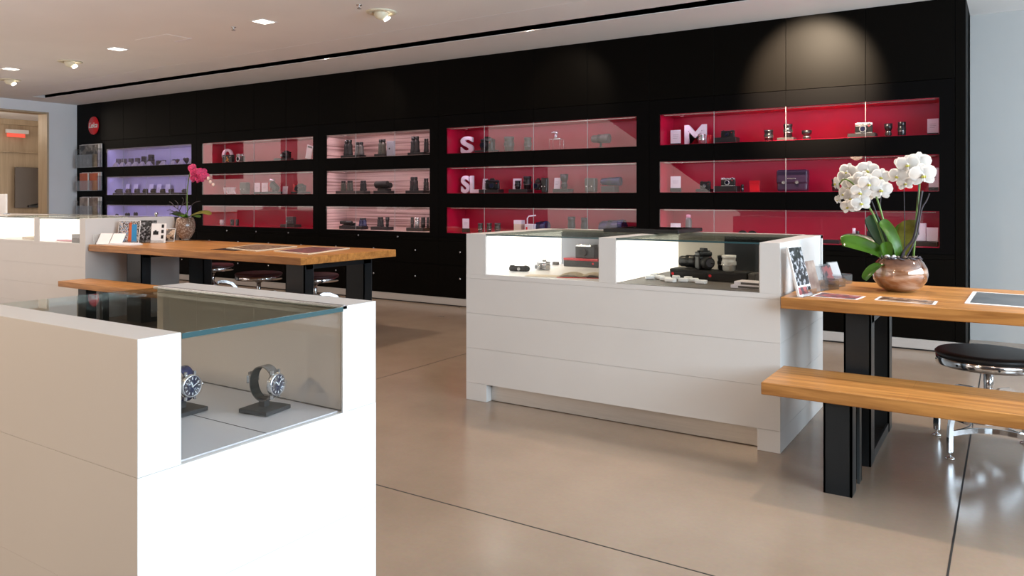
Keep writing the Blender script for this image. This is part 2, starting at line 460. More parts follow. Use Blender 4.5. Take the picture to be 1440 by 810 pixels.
# ================================================================== THE ROOM
CEIL = 2.755
WY = 6.85            # front plane of the black display wall
b = MB().m('floor').box(-26, 4, -4.2, 7.9, -0.2, 0)
struct('floor', b)
b = MB().m('slot')
b.box(-13.0, 3.9, 2.400, 2.406, -0.001, 0.0006)
b.box(-0.170, -0.163, -4, 6.8, -0.001, 0.0006)
b.box(-3.535, -3.530, -4, 6.8, -0.001, 0.0006)
b.box(-6.900, -6.896, -4, 6.8, -0.001, 0.0006)
struct('trim_1', b)
# ceiling with a hairline joint and a black lighting slot
b = MB().m('ceil')
b.box(-13.07, 4, 0.2, 5.395, CEIL, CEIL + 0.12)
b.box(-13.07, 4, 5.403, 5.90, CEIL, CEIL + 0.12)
b.box(-13.07, -12.55, 5.90, 6.09, CEIL, CEIL + 0.12)
b.box(-13.07, 4, 6.09, 7.8, CEIL, CEIL + 0.12)
b.m('slot').box(-13.07, 4, 5.39, 6.2, CEIL + 0.125, CEIL + 0.14)
b.box(-12.55, 4, 5.88, 5.90, CEIL + 0.005, CEIL + 0.3).box(-12.55, 4, 6.09, 6.11, CEIL + 0.005, CEIL + 0.3)
b.box(-12.55, 4, 5.88, 6.11, CEIL + 0.3, CEIL + 0.32)
struct('ceiling', b)
# tall bright hall in front of the shop: its ceiling
struct('ceiling_hall', MB().m('ceil').box(-26, 4, -4.2, 0.2, 4.6, 4.75).box(-26, 4, 0.1, 0.2, CEIL, 4.6))
# left wall with opening to the wood-lined back room
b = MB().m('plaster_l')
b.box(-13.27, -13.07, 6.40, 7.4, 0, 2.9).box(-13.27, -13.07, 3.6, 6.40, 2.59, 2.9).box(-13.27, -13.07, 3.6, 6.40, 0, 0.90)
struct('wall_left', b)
b = MB().m('wood_p')
b.box(-13.34, -13.062, 6.37, 6.40, 0.90, 2.59).box(-13.34, -13.062, 3.6, 6.37, 2.565, 2.59).box(-13.34, -13.062, 3.6, 6.37, 0.90, 0.93)
struct('window_1', b)
b = MB().m('wood_p')
b.box(-15.6, -15.5, 3.0, 8.3, 0, 2.66).box(-15.5, -13.3, 8.20, 8.3, 0, 2.66).m('plaster_l').box(-15.6, -13.27, 3.0, 8.3, 2.66, 2.74)
b.m('wood_p').box(-15.5, -15.42, 3.0, 8.2, 2.56, 2.66).box(-15.5, -15.47, 6.5, 6.53, 0, 2.45).box(-15.5, -15.47, 5.7, 5.73, 0, 2.45)
b.box(-15.5, -15.45, 3, 8.2, 2.05, 2.07)
struct('wall_back_room', b)
# white wall to the right of the black wall
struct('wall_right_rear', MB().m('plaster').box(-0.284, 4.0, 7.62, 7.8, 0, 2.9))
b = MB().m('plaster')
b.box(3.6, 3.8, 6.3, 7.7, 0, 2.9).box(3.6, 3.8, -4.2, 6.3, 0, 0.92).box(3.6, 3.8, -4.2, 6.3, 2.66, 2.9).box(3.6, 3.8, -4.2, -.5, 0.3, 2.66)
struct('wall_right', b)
b = MB().m('silver')
for y in (-.45, 1.2, 2.9, 4.6, 6.25): b.box(3.62, 3.70, y - .03, y + .03, 0.92, 2.66)
struct('window_2', b)
# unseen hall front wall behind the camera, gaps shaped for reflections in cabinet glass
b = MB().m(mat('hall_dark', (0.05, 0.03, 0.03), 0.8))
b.box(-5.2, 4, -4.2, -4.0, 0, 4.7)
b.prism([(-9.6, 4.7), (-9.6, 3.9), (-8.645, 3.26), (-5.2, 0.86), (-5.2, 4.7)], -4.2, -4.0)
b.box(-10.4, -9.6, -4.2, -4.0, 3.9, 4.7).box(-13.72, -12.37, -4.2, -4.0, 0, 4.7).box(-12.37, -10.43, -4.2, -4.0, 0, 2.05)
b.box(-8.3, -7.8, -4.2, -4.0, 0, 0.6).box(-20.8, -20.2, -4.2, -4.0, 0, 4.7).box(-19, -14.5, -4.2, -4.0, 1.3, 4.7)
b.box(-17.6, -16.6, -4.2, -4.0, 0, 1.3)
b.box(-24.5, -23.0, -4.2, -4.0, 1.9, 4.7)
struct('wall_front_mask', b)
# base plinth running under the black wall
b = MB().m('plinth').box(-12.9, -0.30, WY - 0.004, WY + 0.02, 0.012, 0.088, 0.002)
b.m('slot').box(-12.9, -0.30, WY + 0.004, WY + 0.02, 0.0, 0.012)
struct('baseboard_back', b)
# solid black wall behind/around the display cabinets
b = MB().m('black_panel')
b.box(-13.07, -12.35, WY, 7.3, 0.09, CEIL).box(-13.07, -0.284, 7.30, 7.62, 0, CEIL)
b.box(-0.352, -0.284, WY - 0.0, 7.62, 0.0, CEIL)
struct('wall_back', b)
# left partition continuing the counter side (white) is the wall_left above

# ================================================================== DISPLAY CABINETS
ROWS = [(1.70, 1.99), (1.255, 1.545), (0.812, 1.10)]
ND = 0.34            # niche depth behind the glass line
CAB = [  # x0, x1, opening x0, x1, seams, material, led colour, name
 ('lilac', -12.35, -9.84, -12.195, -9.961, (-11.702, -11.086, -10.478), 'lilac', (0.50, 0.42, 1.0)),
 ('far red', -9.84, -7.33, -9.713, -7.442, (-9.201, -8.583, -7.947), 'red', (1.0, 0.45, 0.62)),
 ('slatted', -7.33, -5.412, -7.212, -5.545, (-6.699, -6.069), 'slats', (1.0, 0.74, 0.80)),
 ('S', -5.412, -2.876, -5.310, -3.007, (-4.786, -4.163, -3.534), 'red', (0.95, 0.62, 0.95)),
 ('M', -2.876, -0.355, -2.775, -0.461, (-2.25, -1.62, -0.99), 'red', (0.95, 0.62, 0.95)),
]
CABLAB = {
 'lilac': 'tall black wall cabinet with three lilac lit niches at the far left',
 'far red': 'tall black wall cabinet with red niches right of the lilac one',
 'slatted': 'tall black wall cabinet with three pale pinkish slatted niches',
 'S': 'tall black wall cabinet with red niches holding S and SL letters',
 'M': 'rightmost tall black wall cabinet with red niches and a white M',
}
knobs_seen = 0
for ci, (cn, x0, x1, ox0, ox1, seams, nm, led) in enumerate(CAB):
    c = thing('display_cabinet', CABLAB[cn], 'display cabinet', (x0, WY, 0), 0, 'wall display cabinets')
    L = lambda x: x - x0
    xs = [x0] + list(seams) + [x1]
    w = x1 - x0
    # carcass: face frame bands and pilasters
    b = MB().m('black_fascia')
    b.box(0.001, L(ox0), 0.012, 0.43, 0.75, 2.128).box(L(ox1), w - 0.001, 0.012, 0.43, 0.75, 2.128)
    zs = [0.75, 0.812, 1.10, 1.255, 1.545, 1.70, 1.99, 2.128]
    for i in range(0, 8, 2):
        b.box(L(ox0), L(ox1), 0.012, 0.40, zs[i], zs[i + 1])
    b.box(0.0, w, 0.02, 0.43, 0.09, 0.75).box(0.0, w, 0.02, 0.43, 2.128, CEIL - 0.001)
    b.build('carcass', c)
    for r, (z0, z1) in enumerate(ROWS):
        b = MB().m(nm)
        b.box(L(ox0), L(ox1), ND + 0.02, ND + 0.03, z0, z1)                 # back
        b.box(L(ox0), L(ox0) + 0.006, 0.02, ND + 0.02, z0, z1).box(L(ox1) - 0.006, L(ox1), 0.02, ND + 0.02, z0, z1)
        b.box(L(ox0), L(ox1), 0.02, ND + 0.02, z0, z0 + 0.004)
        b.box(L(ox0), L(ox1), 0.02, ND + 0.02, z1 - 0.006, z1)
        b.build('niche_lining', c)
        # led fitting along the top front of the niche, and a small spot near its left end
        b = MB().m('silver').box(L(ox0) + 0.03, L(ox1) - 0.03, 0.045, 0.06, z1 - 0.012, z1 - 0.006)
        b.build('light_strip', c)
        p = 3.2 if nm == 'red' else (7.0 if nm == 'lilac' else 8.0)
        k = (ox1 - ox0) / 2.3
        light('niche_strip_light', 'AREA', ((ox0 + ox1) / 2, WY + 0.052, z1 - 0.014), p * k * 0.42, led, (ox1 - ox0) - 0.08, 0.012, (math.radians(25), 0, 0))
        light('niche_spot_light', 'SPOT', (ox0 + 0.16, WY + 0.17, z1 - 0.015), (0.9 if nm == 'red' else 1.6), led, 0.012, None, (0, 0, 0), math.radians(115), 0.6)
        MB().m('silver').cyl((L(ox0) + 0.16, 0.17, z1 - 0.012), (L(ox0) + 0.16, 0.17, z1 - 0.006), 0.022).build('spot_fitting', c)
    for i in range(len(xs) - 1):
        a, e = L(xs[i]) + 0.0015, L(xs[i + 1]) - 0.0015
        fa, fe = max(a, L(ox0)), min(e, L(ox1))
        gb = MB()
        for z0, z1 in ROWS:
            gb.m('doorglass').box(fa, fe, 0.002, 0.006, z0, z1)
        bz = [0.765] + [z for q in ROWS[::-1] for z in q] + [2.127]
        for q in range(0, 8, 2): gb.m('black_fascia').box(fa, fe, 0.001, 0.008, bz[q], bz[q + 1])
        if fa > a: gb.box(a, fa, 0.001, 0.008, 0.765, 2.127)
        if fe < e: gb.box(fe, e, 0.001, 0.008, 0.765, 2.127)
        g = gb.build('glass_door', c)
        if i < len(xs) - 2:
            for z0, z1 in ROWS: MB().m('edge').box(e, e + 0.003, 0.0, 0.006, z0, z1).build('edge_glint', g)  # pale strip standing in for light caught in the glass edge
        if not (i == 0 and ci > 0):
            MB().m('silver').cyl((a + 0.045, -0.004, 0.752), (a + 0.045, 0.02, 0.752), 0.010, n=12).build('lock', c)
        # upper blank panel and the two drawers under the glass
        MB().m('black_panel').box(a, e, 0.0, 0.02, 2.131, CEIL - 0.002, 0.001).build('upper_panel', c)
        MB().m('black_panel').box(a, e, 0.0, 0.02, 0.725, 0.762).build('rail', c)
        for z0, z1, zk in ((0.455, 0.722, 0.605), (0.092, 0.452, 0.308)):
            d = MB().m('black_panel').box(a, e, 0.0, 0.02, z0, z1, 0.001).build('drawer', c)
            xm = (a + e) / 2
            MB().m('silver').lathe([(0.004, 0.0), (0.004, 0.012), (0.010, 0.016), (0.011, 0.022), (0.006, 0.026), (0, 0.027)], 14,
                                   T(xm, 0.001, zk) @ RX(PI / 2)).build('knob', d)

# ------------------------------------------------------------------ emblem and magazine racks on the far left of the black wall
e_ = thing('round_emblem', 'round red wall emblem with white script lettering on black wall', 'sign', (-12.538, WY, 2.386))
MB().m('redpaint').lathe([(0.0, 0.0), (0.140, 0.0), (0.148, 0.006), (0.146, 0.02), (0.0, 0.02)], 40, RX(PI / 2)).build('disc', e_)
MB().m('white').text('Leica', 0.125, 0.006, T(0.0, -0.024, -0.035) @ STAND, 0.001, 0.35, 'CENTER').build('lettering', e_)
rk = [(1.70, 2.085, 1, 'darkgrey', 'top magazine rack holding one wide grey picture magazine'),
      (1.32, 1.625, 2, 'orange', 'middle magazine rack holding two orange covered magazines'),
      (0.90, 1.225, 2, 'brown', 'bottom magazine rack holding two pale brown magazines')]
for z0, z1, n, pm, lab in rk:
    r = thing('magazine_rack', lab + ', beside lilac cabinet', 'magazine rack', (-12.60, WY, z0), 0, 'acrylic magazine racks')
    h = z1 - z0
    b = MB().m('acrylic').box(-0.33, 0.33, -0.012, -0.006, 0, h).box(-0.33, 0.33, -0.10, -0.095, 0, h * 0.55)
    b.box(-0.33, 0.33, -0.10, -0.006, 0, 0.006).box(-0.33, -0.325, -0.10, -0.006, 0, h * 0.8).box(0.325, 0.33, -0.10, -0.006, 0, h * 0.8)
    b.build('acrylic_holder', r)
    for k in range(n):
        ww = 0.60 if n == 1 else 0.27
        xc = 0 if n == 1 else (-0.155 + 0.31 * k)
        for q in range(2):
            mm = MB().m('white').box(xc - ww / 2 + q * .03, xc + ww / 2 + q * .03, -0.05 + q * 0.02, -0.04 + q * 0.02, 0.01, h - 0.01 + q * .01)
            mm.m(PIC[pm]).box(xc - ww / 2 + q * .03 + .004, xc + ww / 2 + q * .03 - .03, -0.0525 + q * 0.02, -0.050 + q * 0.02, 0.014, h - 0.015 + q * .01)
            mo = mm.build('magazine', None, (-12.60, WY, z0))
            tag(mo, '%s magazine in the %s rack by the lilac cabinet, %s' % (
                {'darkgrey': 'grey picture', 'orange': 'orange', 'brown': 'pale brown'}[pm],
                {'darkgrey': 'top', 'orange': 'middle', 'brown': 'bottom'}[pm],
                ('front' if q == 0 else 'rear') + ('' if n == 1 else (' left' if k == 0 else ' right'))), 'magazine', 'magazines in the wall racks')

# ================================================================== ITEM BUILDERS (base centre at origin, facing -Y)
def part_lens(t, h, r, body='blk', style=0):
    b = MB().m(body)
    if style == 0:
        prof = [(r * .78, 0), (r * .80, h * .06), (r * .92, h * .10), (r * .92, h * .34), (r, h * .38), (r, h * .62), (r * .93, h * .65), (r * .93, h * .80), (r * 1.02, h * .84), (r * 1.02, h), (r * .85, h), (r * .8, h * .94), (0, h * .93)]
    elif style == 1:   # lens hood flares at the top
        prof = [(r * .70, 0), (r * .72, h * .1), (r * .80, h * .14), (r * .80, h * .3), (r * .70, h * .36), (r * .70, h * .52), (r * .85, h * .56), (r, h * .7), (r * 1.05, h), (r * .9, h), (r * .8, h * .8), (0, h * .78)]
    else:              # plain tall tube
        prof = [(r * .95, 0), (r, h * .02), (r, h * .68), (r * .97, h * .69), (r * .97, h * .71), (r, h * .72), (r, h * .98), (r * .93, h), (0, h)]
    b.lathe(prof, 24); b.build('barrel', t)
    # focus ring with ribs
    b = MB().m('blk2' if body in ('blk', 'bluecoat') else body)
    z0, z1 = (h * .40, h * .60) if style != 1 else (h * .15, h * .29)
    rr = r if style == 0 else (r * .80 if style == 1 else r)
    for k in range(20):
        a = 2 * PI * k / 20
        b.box(-rr * .06, rr * .06, -rr * 1.05, -rr * .97, z0, z1, 0, RZ(a))
    b.build('focus_ring', t)
    if h > 0.05:
        b = MB().m('silver').lathe([(rr * 1.005, 0), (rr * 1.03, 0.0005), (rr * 1.03, 0.003), (rr * 1.005, 0.0035)], 24, T(0, 0, h * .36), close=False)
        b.build('scale_ring', t)
def part_camera(t, w, h, d, style='compact', body='blk', top='blk'):
    b = MB().m(body).box(-w / 2, w / 2, -d / 2, d / 2, 0, h * .72, min(d, w) * .2, seg=3)
    b.build('body', t)
    b = MB().m(top).box(-w / 2 + .001, w / 2 - .001, -d / 2, d / 2, h * .70, h * .93, d * .12, seg=2)
    if style == 'slr': b.prism([(-w * .2, h * .9), (-w * .12, h * 1.12), (w * .12, h * 1.12), (w * .2, h * .9)], -d * .45, d * .4)
    if style == 'rangefinder':
        b.m('blk').box(w * .22, w * .40, -d * .53, -d * .49, h * .76, h * .88).box(-w * .08, 0, -d * .53, -d * .49, h * .78, h * .86)
        b.m(top).box(-w / 2 + .002, w / 2 - .002, -d * .52, d * .52, 0.0, h * .07)
    b.build('top_plate', t)
    ll = {'compact': .35, 'rangefinder': .45, 'slr': .9}[style] * d
    ln = MB().m('silver' if top == 'silver' else 'blk2').cyl((-w * .03, -d * .48, h * .38), (-w * .03, -d * .5 - ll, h * .38), h * .32, h * .29, 24).build('lens', t)
    MB().m('lens').cyl((-w * .03, -d * .5 - ll, h * .38), (-w * .03, -d * .5 - ll - .001, h * .38), h * .22, n=20).build('front_glass', ln)
    MB().m('silver' if top == 'silver' else 'blk2').cyl((-w * .33, 0, h * .92), (-w * .33, 0, h * 1.0), d * .2, n=14).cyl((w * .30, 0, h * .92), (w * .30, 0, h * .98), d * .28, n=14).build('dial', t)
    MB().m('redpaint').cyl((w * .30, -d * .5, h * .62), (w * .30, -d * .515, h * .62), h * .05, n=12).build('red_dot', t)
def part_binocular(t, w, h, body='blk2'):
    r = w * .27
    for sx in (-1, 1):
        x = sx * (w / 2 - r)
        b = MB().m(body).lathe([(r * .95, 0), (r, h * .02), (r, h * .16), (r * .86, h * .22), (r * .80, h * .55), (r * .86, h * .62), (r * .78, h * .72), (r * .55, h * .76), (r * .55, h * .80)], 18, T(x, 0, 0))
        tb = b.build('tube', t)
        MB().m('blk').lathe([(r * .60, h * .80), (r * .66, h * .82), (r * .66, h * .98), (r * .58, h), (r * .3, h), (r * .3, h * .96), (0, h * .96)], 16, T(x, 0, 0)).build('eyecup', tb)
    MB().m(body).box(-w * .2, w * .2, -r * .5, r * .5, h * .30, h * .40, r * .1).box(-w * .16, w * .16, -r * .4, r * .4, h * .56, h * .66, r * .1).build('bridge', t)
    MB().m('blk').cyl((0, 0, h * .58), (0, 0, h * .76), w * .07, n=14).build('focus_wheel', t)
def part_card(t, w, h, stand='riser', sh=0.0):
    if sh > 0: MB().m(stand).box(-w / 2, w / 2, -0.015, 0.02, 0, sh, .002).build('stand', t)
    b = MB().m('card').box(-w / 2, w / 2, -0.004, 0.0, sh, h)
    b.build('card', t, None, (math.radians(-6), 0, 0) if sh == 0 else None)
    b = MB().m('print')
    for k in range(3):
        b.box(-w * .28, w * (.28 - .1 * (k == 2)), -0.0052, -0.004, sh + (h - sh) * (.62 - .12 * k), sh + (h - sh) * (.64 - .12 * k))
    b.build('printing', t, None, (math.radians(-6), 0, 0) if sh == 0 else None)
def part_tent(t, w, h):
    b = MB().m('card')
    b.prism([(-w / 2, 0), (w / 2, 0), (w * .26, h), (-w * .26, h)], -0.012, -0.010, RX(0))
    P0 = [[Vector((-w / 2, -.03, 0)), Vector((w / 2, -.03, 0))], [Vector((-w * .26, 0, h)), Vector((w * .26, 0, h))], [Vector((-w / 2, .03, 0)), Vector((w / 2, .03, 0))]]
    b = MB().m('card').grid(P0, 0.002, False); b.build('folded_card', t)
    MB().m('print').box(-w * .2, w * .2, -0.0275, -0.0225, h * .15, h * .2, 0, T(0, 0.002, 0)).build('printing', t)
def part_tele(t, L, r, body='grey', foot=0.0):
    """lens lying along X on its foot"""
    zc = r * 1.05 + foot
    Mx = T(-L / 2, 0, zc) @ RY(PI / 2)
    prof = [(r * .70, 0), (r * .72, L * .05), (r * .85, L * .08), (r * .85, L * .3), (r * .92, L * .33), (r * .92, L * .55), (r * .98, L * .58), (r * .98, L * .72), (r * 1.04, L * .76), (r * 1.04, L * .98), (r * .95, L), (r * .8, L * .97), (0, L * .96)]
    MB().m(body).lathe(prof, 24, Mx).build('barrel', t)
    b = MB().m('blk2')
    for k in range(22):
        a = 2 * PI * k / 22
        b.box(-r * .06, r * .06, -r * .97, -r * .90, L * .36, L * .53, 0, Mx @ RZ(a))
    b.build('focus_ring', t)
    if foot > 0:
        MB().m('blk2').box(-L * .12, L * .12, -r * .35, r * .35, 0, foot * .35, .002).box(-L * .04, L * .04, -r * .2, r * .2, foot * .3, zc - r * .85).build('foot', t)
def part_bag(t, w, h, d, body='grey'):
    b = MB().m(body).box(-w / 2, w / 2, -d / 2, d / 2, 0, h * .96, min(w, d) * .22, seg=3); b.build('body', t)
    MB().m(body).box(-w / 2 - .002, w / 2 + .002, -d / 2 - .006, d / 2, h * .38, h, min(w, d) * .2, seg=3).build('flap', t)
    b = MB().m('silver')
    for sx in (-1, 1): b.cyl((sx * w * .26, -d / 2 - .006, h * .42), (sx * w * .26, -d / 2 - .016, h * .42), max(.006, w * .045), n=16)
    b.build('clasps', t)
def item_parts(t, kind, w, h, d, **k):
    if kind == 'lens': part_lens(t, h, w / 2, k.get('body', 'blk'), k.get('style', 0))
    elif kind == 'camera': part_camera(t, w, h, d, k.get('style', 'compact'), k.get('body', 'blk'), k.get('top', 'blk'))
    elif kind == 'bino': part_binocular(t, w, h, k.get('body', 'blk2'))
    elif kind == 'card': part_card(t, w, h, k.get('stand', 'riser'), k.get('sh', 0.0))
    elif kind == 'tent': part_tent(t, w, h)
    elif kind == 'tele': part_tele(t, w, h / 2.1 if not k.get('foot') else (h - k['foot']) / 2.1, k.get('body', 'grey'), k.get('foot', 0.0))
    elif kind == 'bag': part_bag(t, w, h, d, k.get('body', 'grey'))
    elif kind == 'box':
        MB().m(k.get('body', 'card')).box(-w / 2, w / 2, -d / 2, d / 2, 0, h * .8, .002).build('box', t)
        MB().m(k.get('lid', k.get('body', 'card'))).box(-w / 2 - .0015, w / 2 + .0015, -d / 2 - .0015, d / 2 + .0015, h * .72, h, .002).build('lid', t)
    elif kind == 'riser':
        MB().m(k.get('body', 'riser')).box(-w / 2, w / 2, -d / 2, d / 2, 0, h, .002).build('block', t)
NAMES = {'lens': 'camera_lens', 'camera': 'camera', 'bino': 'binoculars', 'card': 'price_card', 'tent': 'price_card', 'tele': 'telephoto_lens', 'bag': 'camera_bag', 'box': 'product_box', 'riser': 'display_riser'}
CATS = {'lens': 'camera lens', 'camera': 'camera', 'bino': 'binoculars', 'card': 'sign card', 'tent': 'sign card', 'tele': 'camera lens', 'bag': 'camera bag', 'box': 'box', 'riser': 'display riser'}

ROWNAME = ['top', 'middle', 'bottom']
def shelf_item(cab, row, kind, x0, x1, ytop, desc, riser=0.0, Yp=7.02, d=None, name=None, cat=None, custom=None, rz=0.0, **k):
    z0 = ROWS[row][0] + 0.004
    A = at_y(x0, ytop, Yp); B = at_y(x1, ytop, Yp)
    xm = (x0 + x1) / 2; C = at_y(xm, ytop, Yp)
    wx = B.x - A.x
    tan = abs(C.x / Yp); cosang = 1 / math.sqrt(1 + tan * tan)
    if kind in ('lens',): w = (x1 - x0) * (C.length if False else math.hypot(C.x, C.y)) / FPX / math.cos(math.atan((xm - CX) / FPX)) * math.cos(math.atan((xm - CX) / FPX)) ** 2
    else:
        dd = d if d is not None else {'camera': .035, 'bino': .05, 'box': .06, 'bag': .08, 'riser': .10, 'tele': .06}.get(kind, 0.004)
        w = max(wx - dd * tan, wx * .55)
        d = dd
    h = max(C.z - z0 - riser, 0.012)
    gap = 0.0005
    lab = '%s, %s shelf, %s cabinet' % (desc, ROWNAME[row], cab)
    if custom: t = thing(name, lab, cat, (C.x, Yp, z0 + riser + gap), rz)
    else: t = thing(name or NAMES[kind], lab, cat or CATS[kind], (C.x, Yp, z0 + riser + gap), rz, '%s on the %s shelf of the %s cabinet' % (CATS[kind] + ' items', ROWNAME[row], cab))
    if custom: custom(t, w, h, d or .03)
    else: item_parts(t, kind, w, h, d, **k)
    return t
def riser(cab, row, x0, x1, h, desc, Yp=7.02, d=0.12, body='riser'):
    z0 = ROWS[row][0] + 0.004
    A = at_y(x0, 0, Yp); B = at_y(x1, 0, Yp); tan = abs((A.x + B.x) / 2 / Yp)
    w = max((B.x - A.x) - d * tan * .8, (B.x - A.x) * .6)
    t = MB().m(body).box(-w / 2, w / 2, -d / 2, d / 2, 0, h - .0004, .0025).build('display_riser', None, ((A.x + B.x) / 2, Yp, z0))
    tag(t, '%s, %s shelf, %s cabinet' % (desc, ROWNAME[row], cab), 'display riser', 'display risers in the %s cabinet' % cab)

ORD = ['leftmost', 'second', 'third', 'fourth', 'fifth', 'sixth', 'seventh', 'eighth', 'ninth', 'tenth']
# ---- lilac cabinet
xs_ = [(163, 170, 223.5), (171, 178, 223.3), (181, 188, 222.8), (190, 197, 222.2), (199, 207, 220), (208.5, 217, 217.6)]
for i, (a, c_, y) in enumerate(xs_):
    shelf_item('lilac', 0, 'lens', a, c_, y, 'small upright %s lens, %s from left' % ('grey' if i < 4 else 'black', ORD[i]), Yp=7.05, body='grey' if i < 4 else 'blk', style=2)
for i, (a, c_, y) in enumerate([(219, 234, 225), (242, 253, 223.5), (257, 266, 221.5)]):
    shelf_item('lilac', 0, 'camera', a, c_, y, 'small black camera, %s of three' % ORD[i] if i else 'small wide black camera, leftmost of three', Yp=7.06)
for i, (a, c_) in enumerate([(159.5, 167), (168.5, 176), (177.5, 185), (186.5, 195), (196.5, 203.5), (206, 213.5), (225.5, 234), (240, 247.5), (250.8, 260), (265.5, 270.5)]):
    t = shelf_item('lilac', 0, 'tent', a, c_, 231 - 0.0364 * (a - 149) - 2.0, 'little folded white card, %s from left' % ORD[i], Yp=6.91)
for i, (a, c_) in enumerate([(176, 181), (187, 193), (209, 215), (220, 226), (232, 239)]):
    shelf_item('lilac', 1, 'card', a, c_, 259, 'upright pale card behind cameras, %s from left' % ORD[i], Yp=7.15)
for i, (a, c_) in enumerate([(156, 173), (176.5, 184.5), (188.5, 197), (200.5, 208.5), (211.5, 219.5), (225, 233), (237, 245), (256.5, 262.5)]):
    shelf_item('lilac', 1, 'camera', a, c_, 265.5, '%s compact camera, %s from left' % ('grey' if i in (0, 1, 2, 7) else 'black', ORD[i]), Yp=7.03, d=.04, style='rangefinder', body='olive' if i in (0, 1, 2, 7) else 'blk', top='grey' if i in (0, 1, 2, 7) else 'blk', riser=0.03)
riser('lilac', 1, 155, 186, 0.03, 'low grey riser under the grey cameras', body='riserg')
riser('lilac', 1, 188, 262, 0.03, 'long low black riser under the black cameras')
for i, (a, c_, y) in enumerate([(162, 167, 300.5), (175.5, 183, 299), (187.5, 194, 298)]):
    shelf_item('lilac', 2, 'camera', a, c_, y, 'small %s camera, %s of three' % ('black', ORD[i]), Yp=7.0, d=.03)

# ---- far red cabinet
def q_letter(txt, bold, sh=0.0):
    def f(t, w, h, d):
        m_ = MB().m('card').text(txt, 1.0, 0.05, Matrix.Identity(4), bold)
        vs = list(m_.bm.verts); mn = [min(v.co[i] for v in vs) for i in range(2)]; mx = [max(v.co[i] for v in vs) for i in range(2)]
        for v in vs:
            x = (v.co.x - mn[0]) / (mx[0] - mn[0]) - .5; z = (v.co.y - mn[1]) / (mx[1] - mn[1])
            v.co = Vector((x * w, -v.co.z * .55, z * h))
        m_.build('letter', t)
    return f
def one(cab, row, txt, x0, x1, ytop, lab, Yp=7.05, bold=0.03):
    return shelf_item(cab, row, 'x', x0, x1, ytop, lab, name='display_letter', cat='letter', custom=q_letter(txt, bold), Yp=Yp, d=.0)
one('far red', 0, 'Q', 313, 327, 209.5, 'white letter Q behind a black box', Yp=7.1)
def fig_box(t, w, h, d):
    MB().m('blk').box(-w / 2, w / 2, -d / 2, d / 2, 0, h, .002).build('box', t)
    b = MB().m('gold')
    y = -d / 2 - .001
    b.ball((0, y, h * .68), h * .12, (1, .2, 1), 10).ball((0.01, y, h * .42), h * .18, (.8, .15, 1), 10)
    b.tube([(-w * .02, y, h * .35), (-w * .12, y, h * .12)], .006, 6).tube([(w * .06, y, h * .35), (w * .12, y, h * .12), (w * .2, y, h * .15)], .006, 6)
    b.tube([(w * .02, y, h * .55), (w * .22, y, h * .4)], .005, 6)
    b.m('card').tube([(-w * .38, y, h * .82), (-w * .2, y, h * .72)], .003, 5).tube([(w * .25, y, h * .72), (w * .42, y, h * .84)], .003, 5)
    b.build('printed_picture', t)
shelf_item('far red', 0, 'x', 312.5, 330, 218, 'black box with small orange picture before letter Q', name='product_box', cat='box', custom=fig_box, Yp=6.95, d=.05)
shelf_item('far red', 0, 'camera', 332, 345, 216, 'silver grey camera beside the letter Q', Yp=7.0, style='rangefinder', body='olive', top='silver', d=.05)
shelf_item('far red', 0, 'camera', 396, 410, 213, 'black camera standing on a grey riser', riser=.035, Yp=7.02, style='slr', d=.06)
riser('far red', 0, 386, 412, .035, 'grey riser under the black camera', body='riserg')
def lean(t, w, h, d):
    mt = RY(math.radians(14))
    MB().m('card').box(-w * .35, w * .35, -.004, .004, 0.012, h * .98, 0, mt).build('card', t)
    MB().m('riserg').box(-w * .28, w * .28, -.0055, -.004, h * .8, h * .92, 0, mt).build('printed_picture', t)
    MB().m('grey').box(-w * .3, w * .3, .006, .03, 0, .01).box(-w * .1, w * .1, .004, .03, 0, h * .4).build('stand', t)
shelf_item('far red', 0, 'x', 427, 439, 203.5, 'tall tilted white card with grey heading', name='price_card', cat='sign card', custom=lean, Yp=7.0, d=.01)
one('far red', 1, 'V-LUX', 315, 331, 263.5, 'small low white lettering left of beige bag', Yp=7.0, bold=0.02)
shelf_item('far red', 1, 'bag', 337, 352, 256.5, 'beige grey soft camera bag', Yp=7.05, body='olive', d=.07)
for i, (a, c_) in enumerate([(358, 366), (368, 377)]):
    shelf_item('far red', 1, 'card', a, c_, 257, 'white card on black foot, %s one' % ('left' if i == 0 else 'right'), Yp=7.08, sh=.03)
def tilt_cam(t, w, h, d):
    MB().m('blk').box(-w * .5, w * .5, -.04, .04, 0, h * .15, .004).tube([(0, 0, h * .1), (-w * .12, 0, h * .45)], .012, 8).build('stand', t)
    MB().m('blk').box(-w * .22, w * .35, -.03, .03, -h * .15, h * .2, .006, T(0, 0, h * .5) @ RY(math.radians(35)), 2).build('body', t)
    MB().m('silver').cyl((-w * .12, 0, h * .78), (-w * .12, 0, h * .98), w * .16, n=20).build('top_lens', t)
    MB().m('redglossy').box(-w * .32, -w * .2, -.02, .02, h * .25, h * .7).build('red_side_panel', t)
shelf_item('far red', 1, 'x', 374, 396, 251, 'tilted black camera with red side on stand', name='camera', cat='camera', custom=tilt_cam, Yp=7.0, d=.05)
shelf_item('far red', 1, 'card', 397, 404.5, 262, 'tiny brownish card between black cameras', Yp=7.1)
riser('far red', 1, 410, 436, .03, 'low black riser under the right camera')
shelf_item('far red', 1, 'camera', 415, 431, 259.5, 'black camera in front of small red box', riser=.03, Yp=7.0, d=.06, style='slr')
shelf_item('far red', 1, 'box', 412, 418, 259.5, 'small red box behind the black camera', riser=.03, Yp=7.05, body='redglossy', d=.03)
shelf_item('far red', 2, 'lens', 309, 315, 309, 'small white upright lens', body='card', Yp=7.0)
shelf_item('far red', 2, 'lens', 324, 329, 308.5, 'small dark cylinder, left of two', Yp=7.0, style=2)
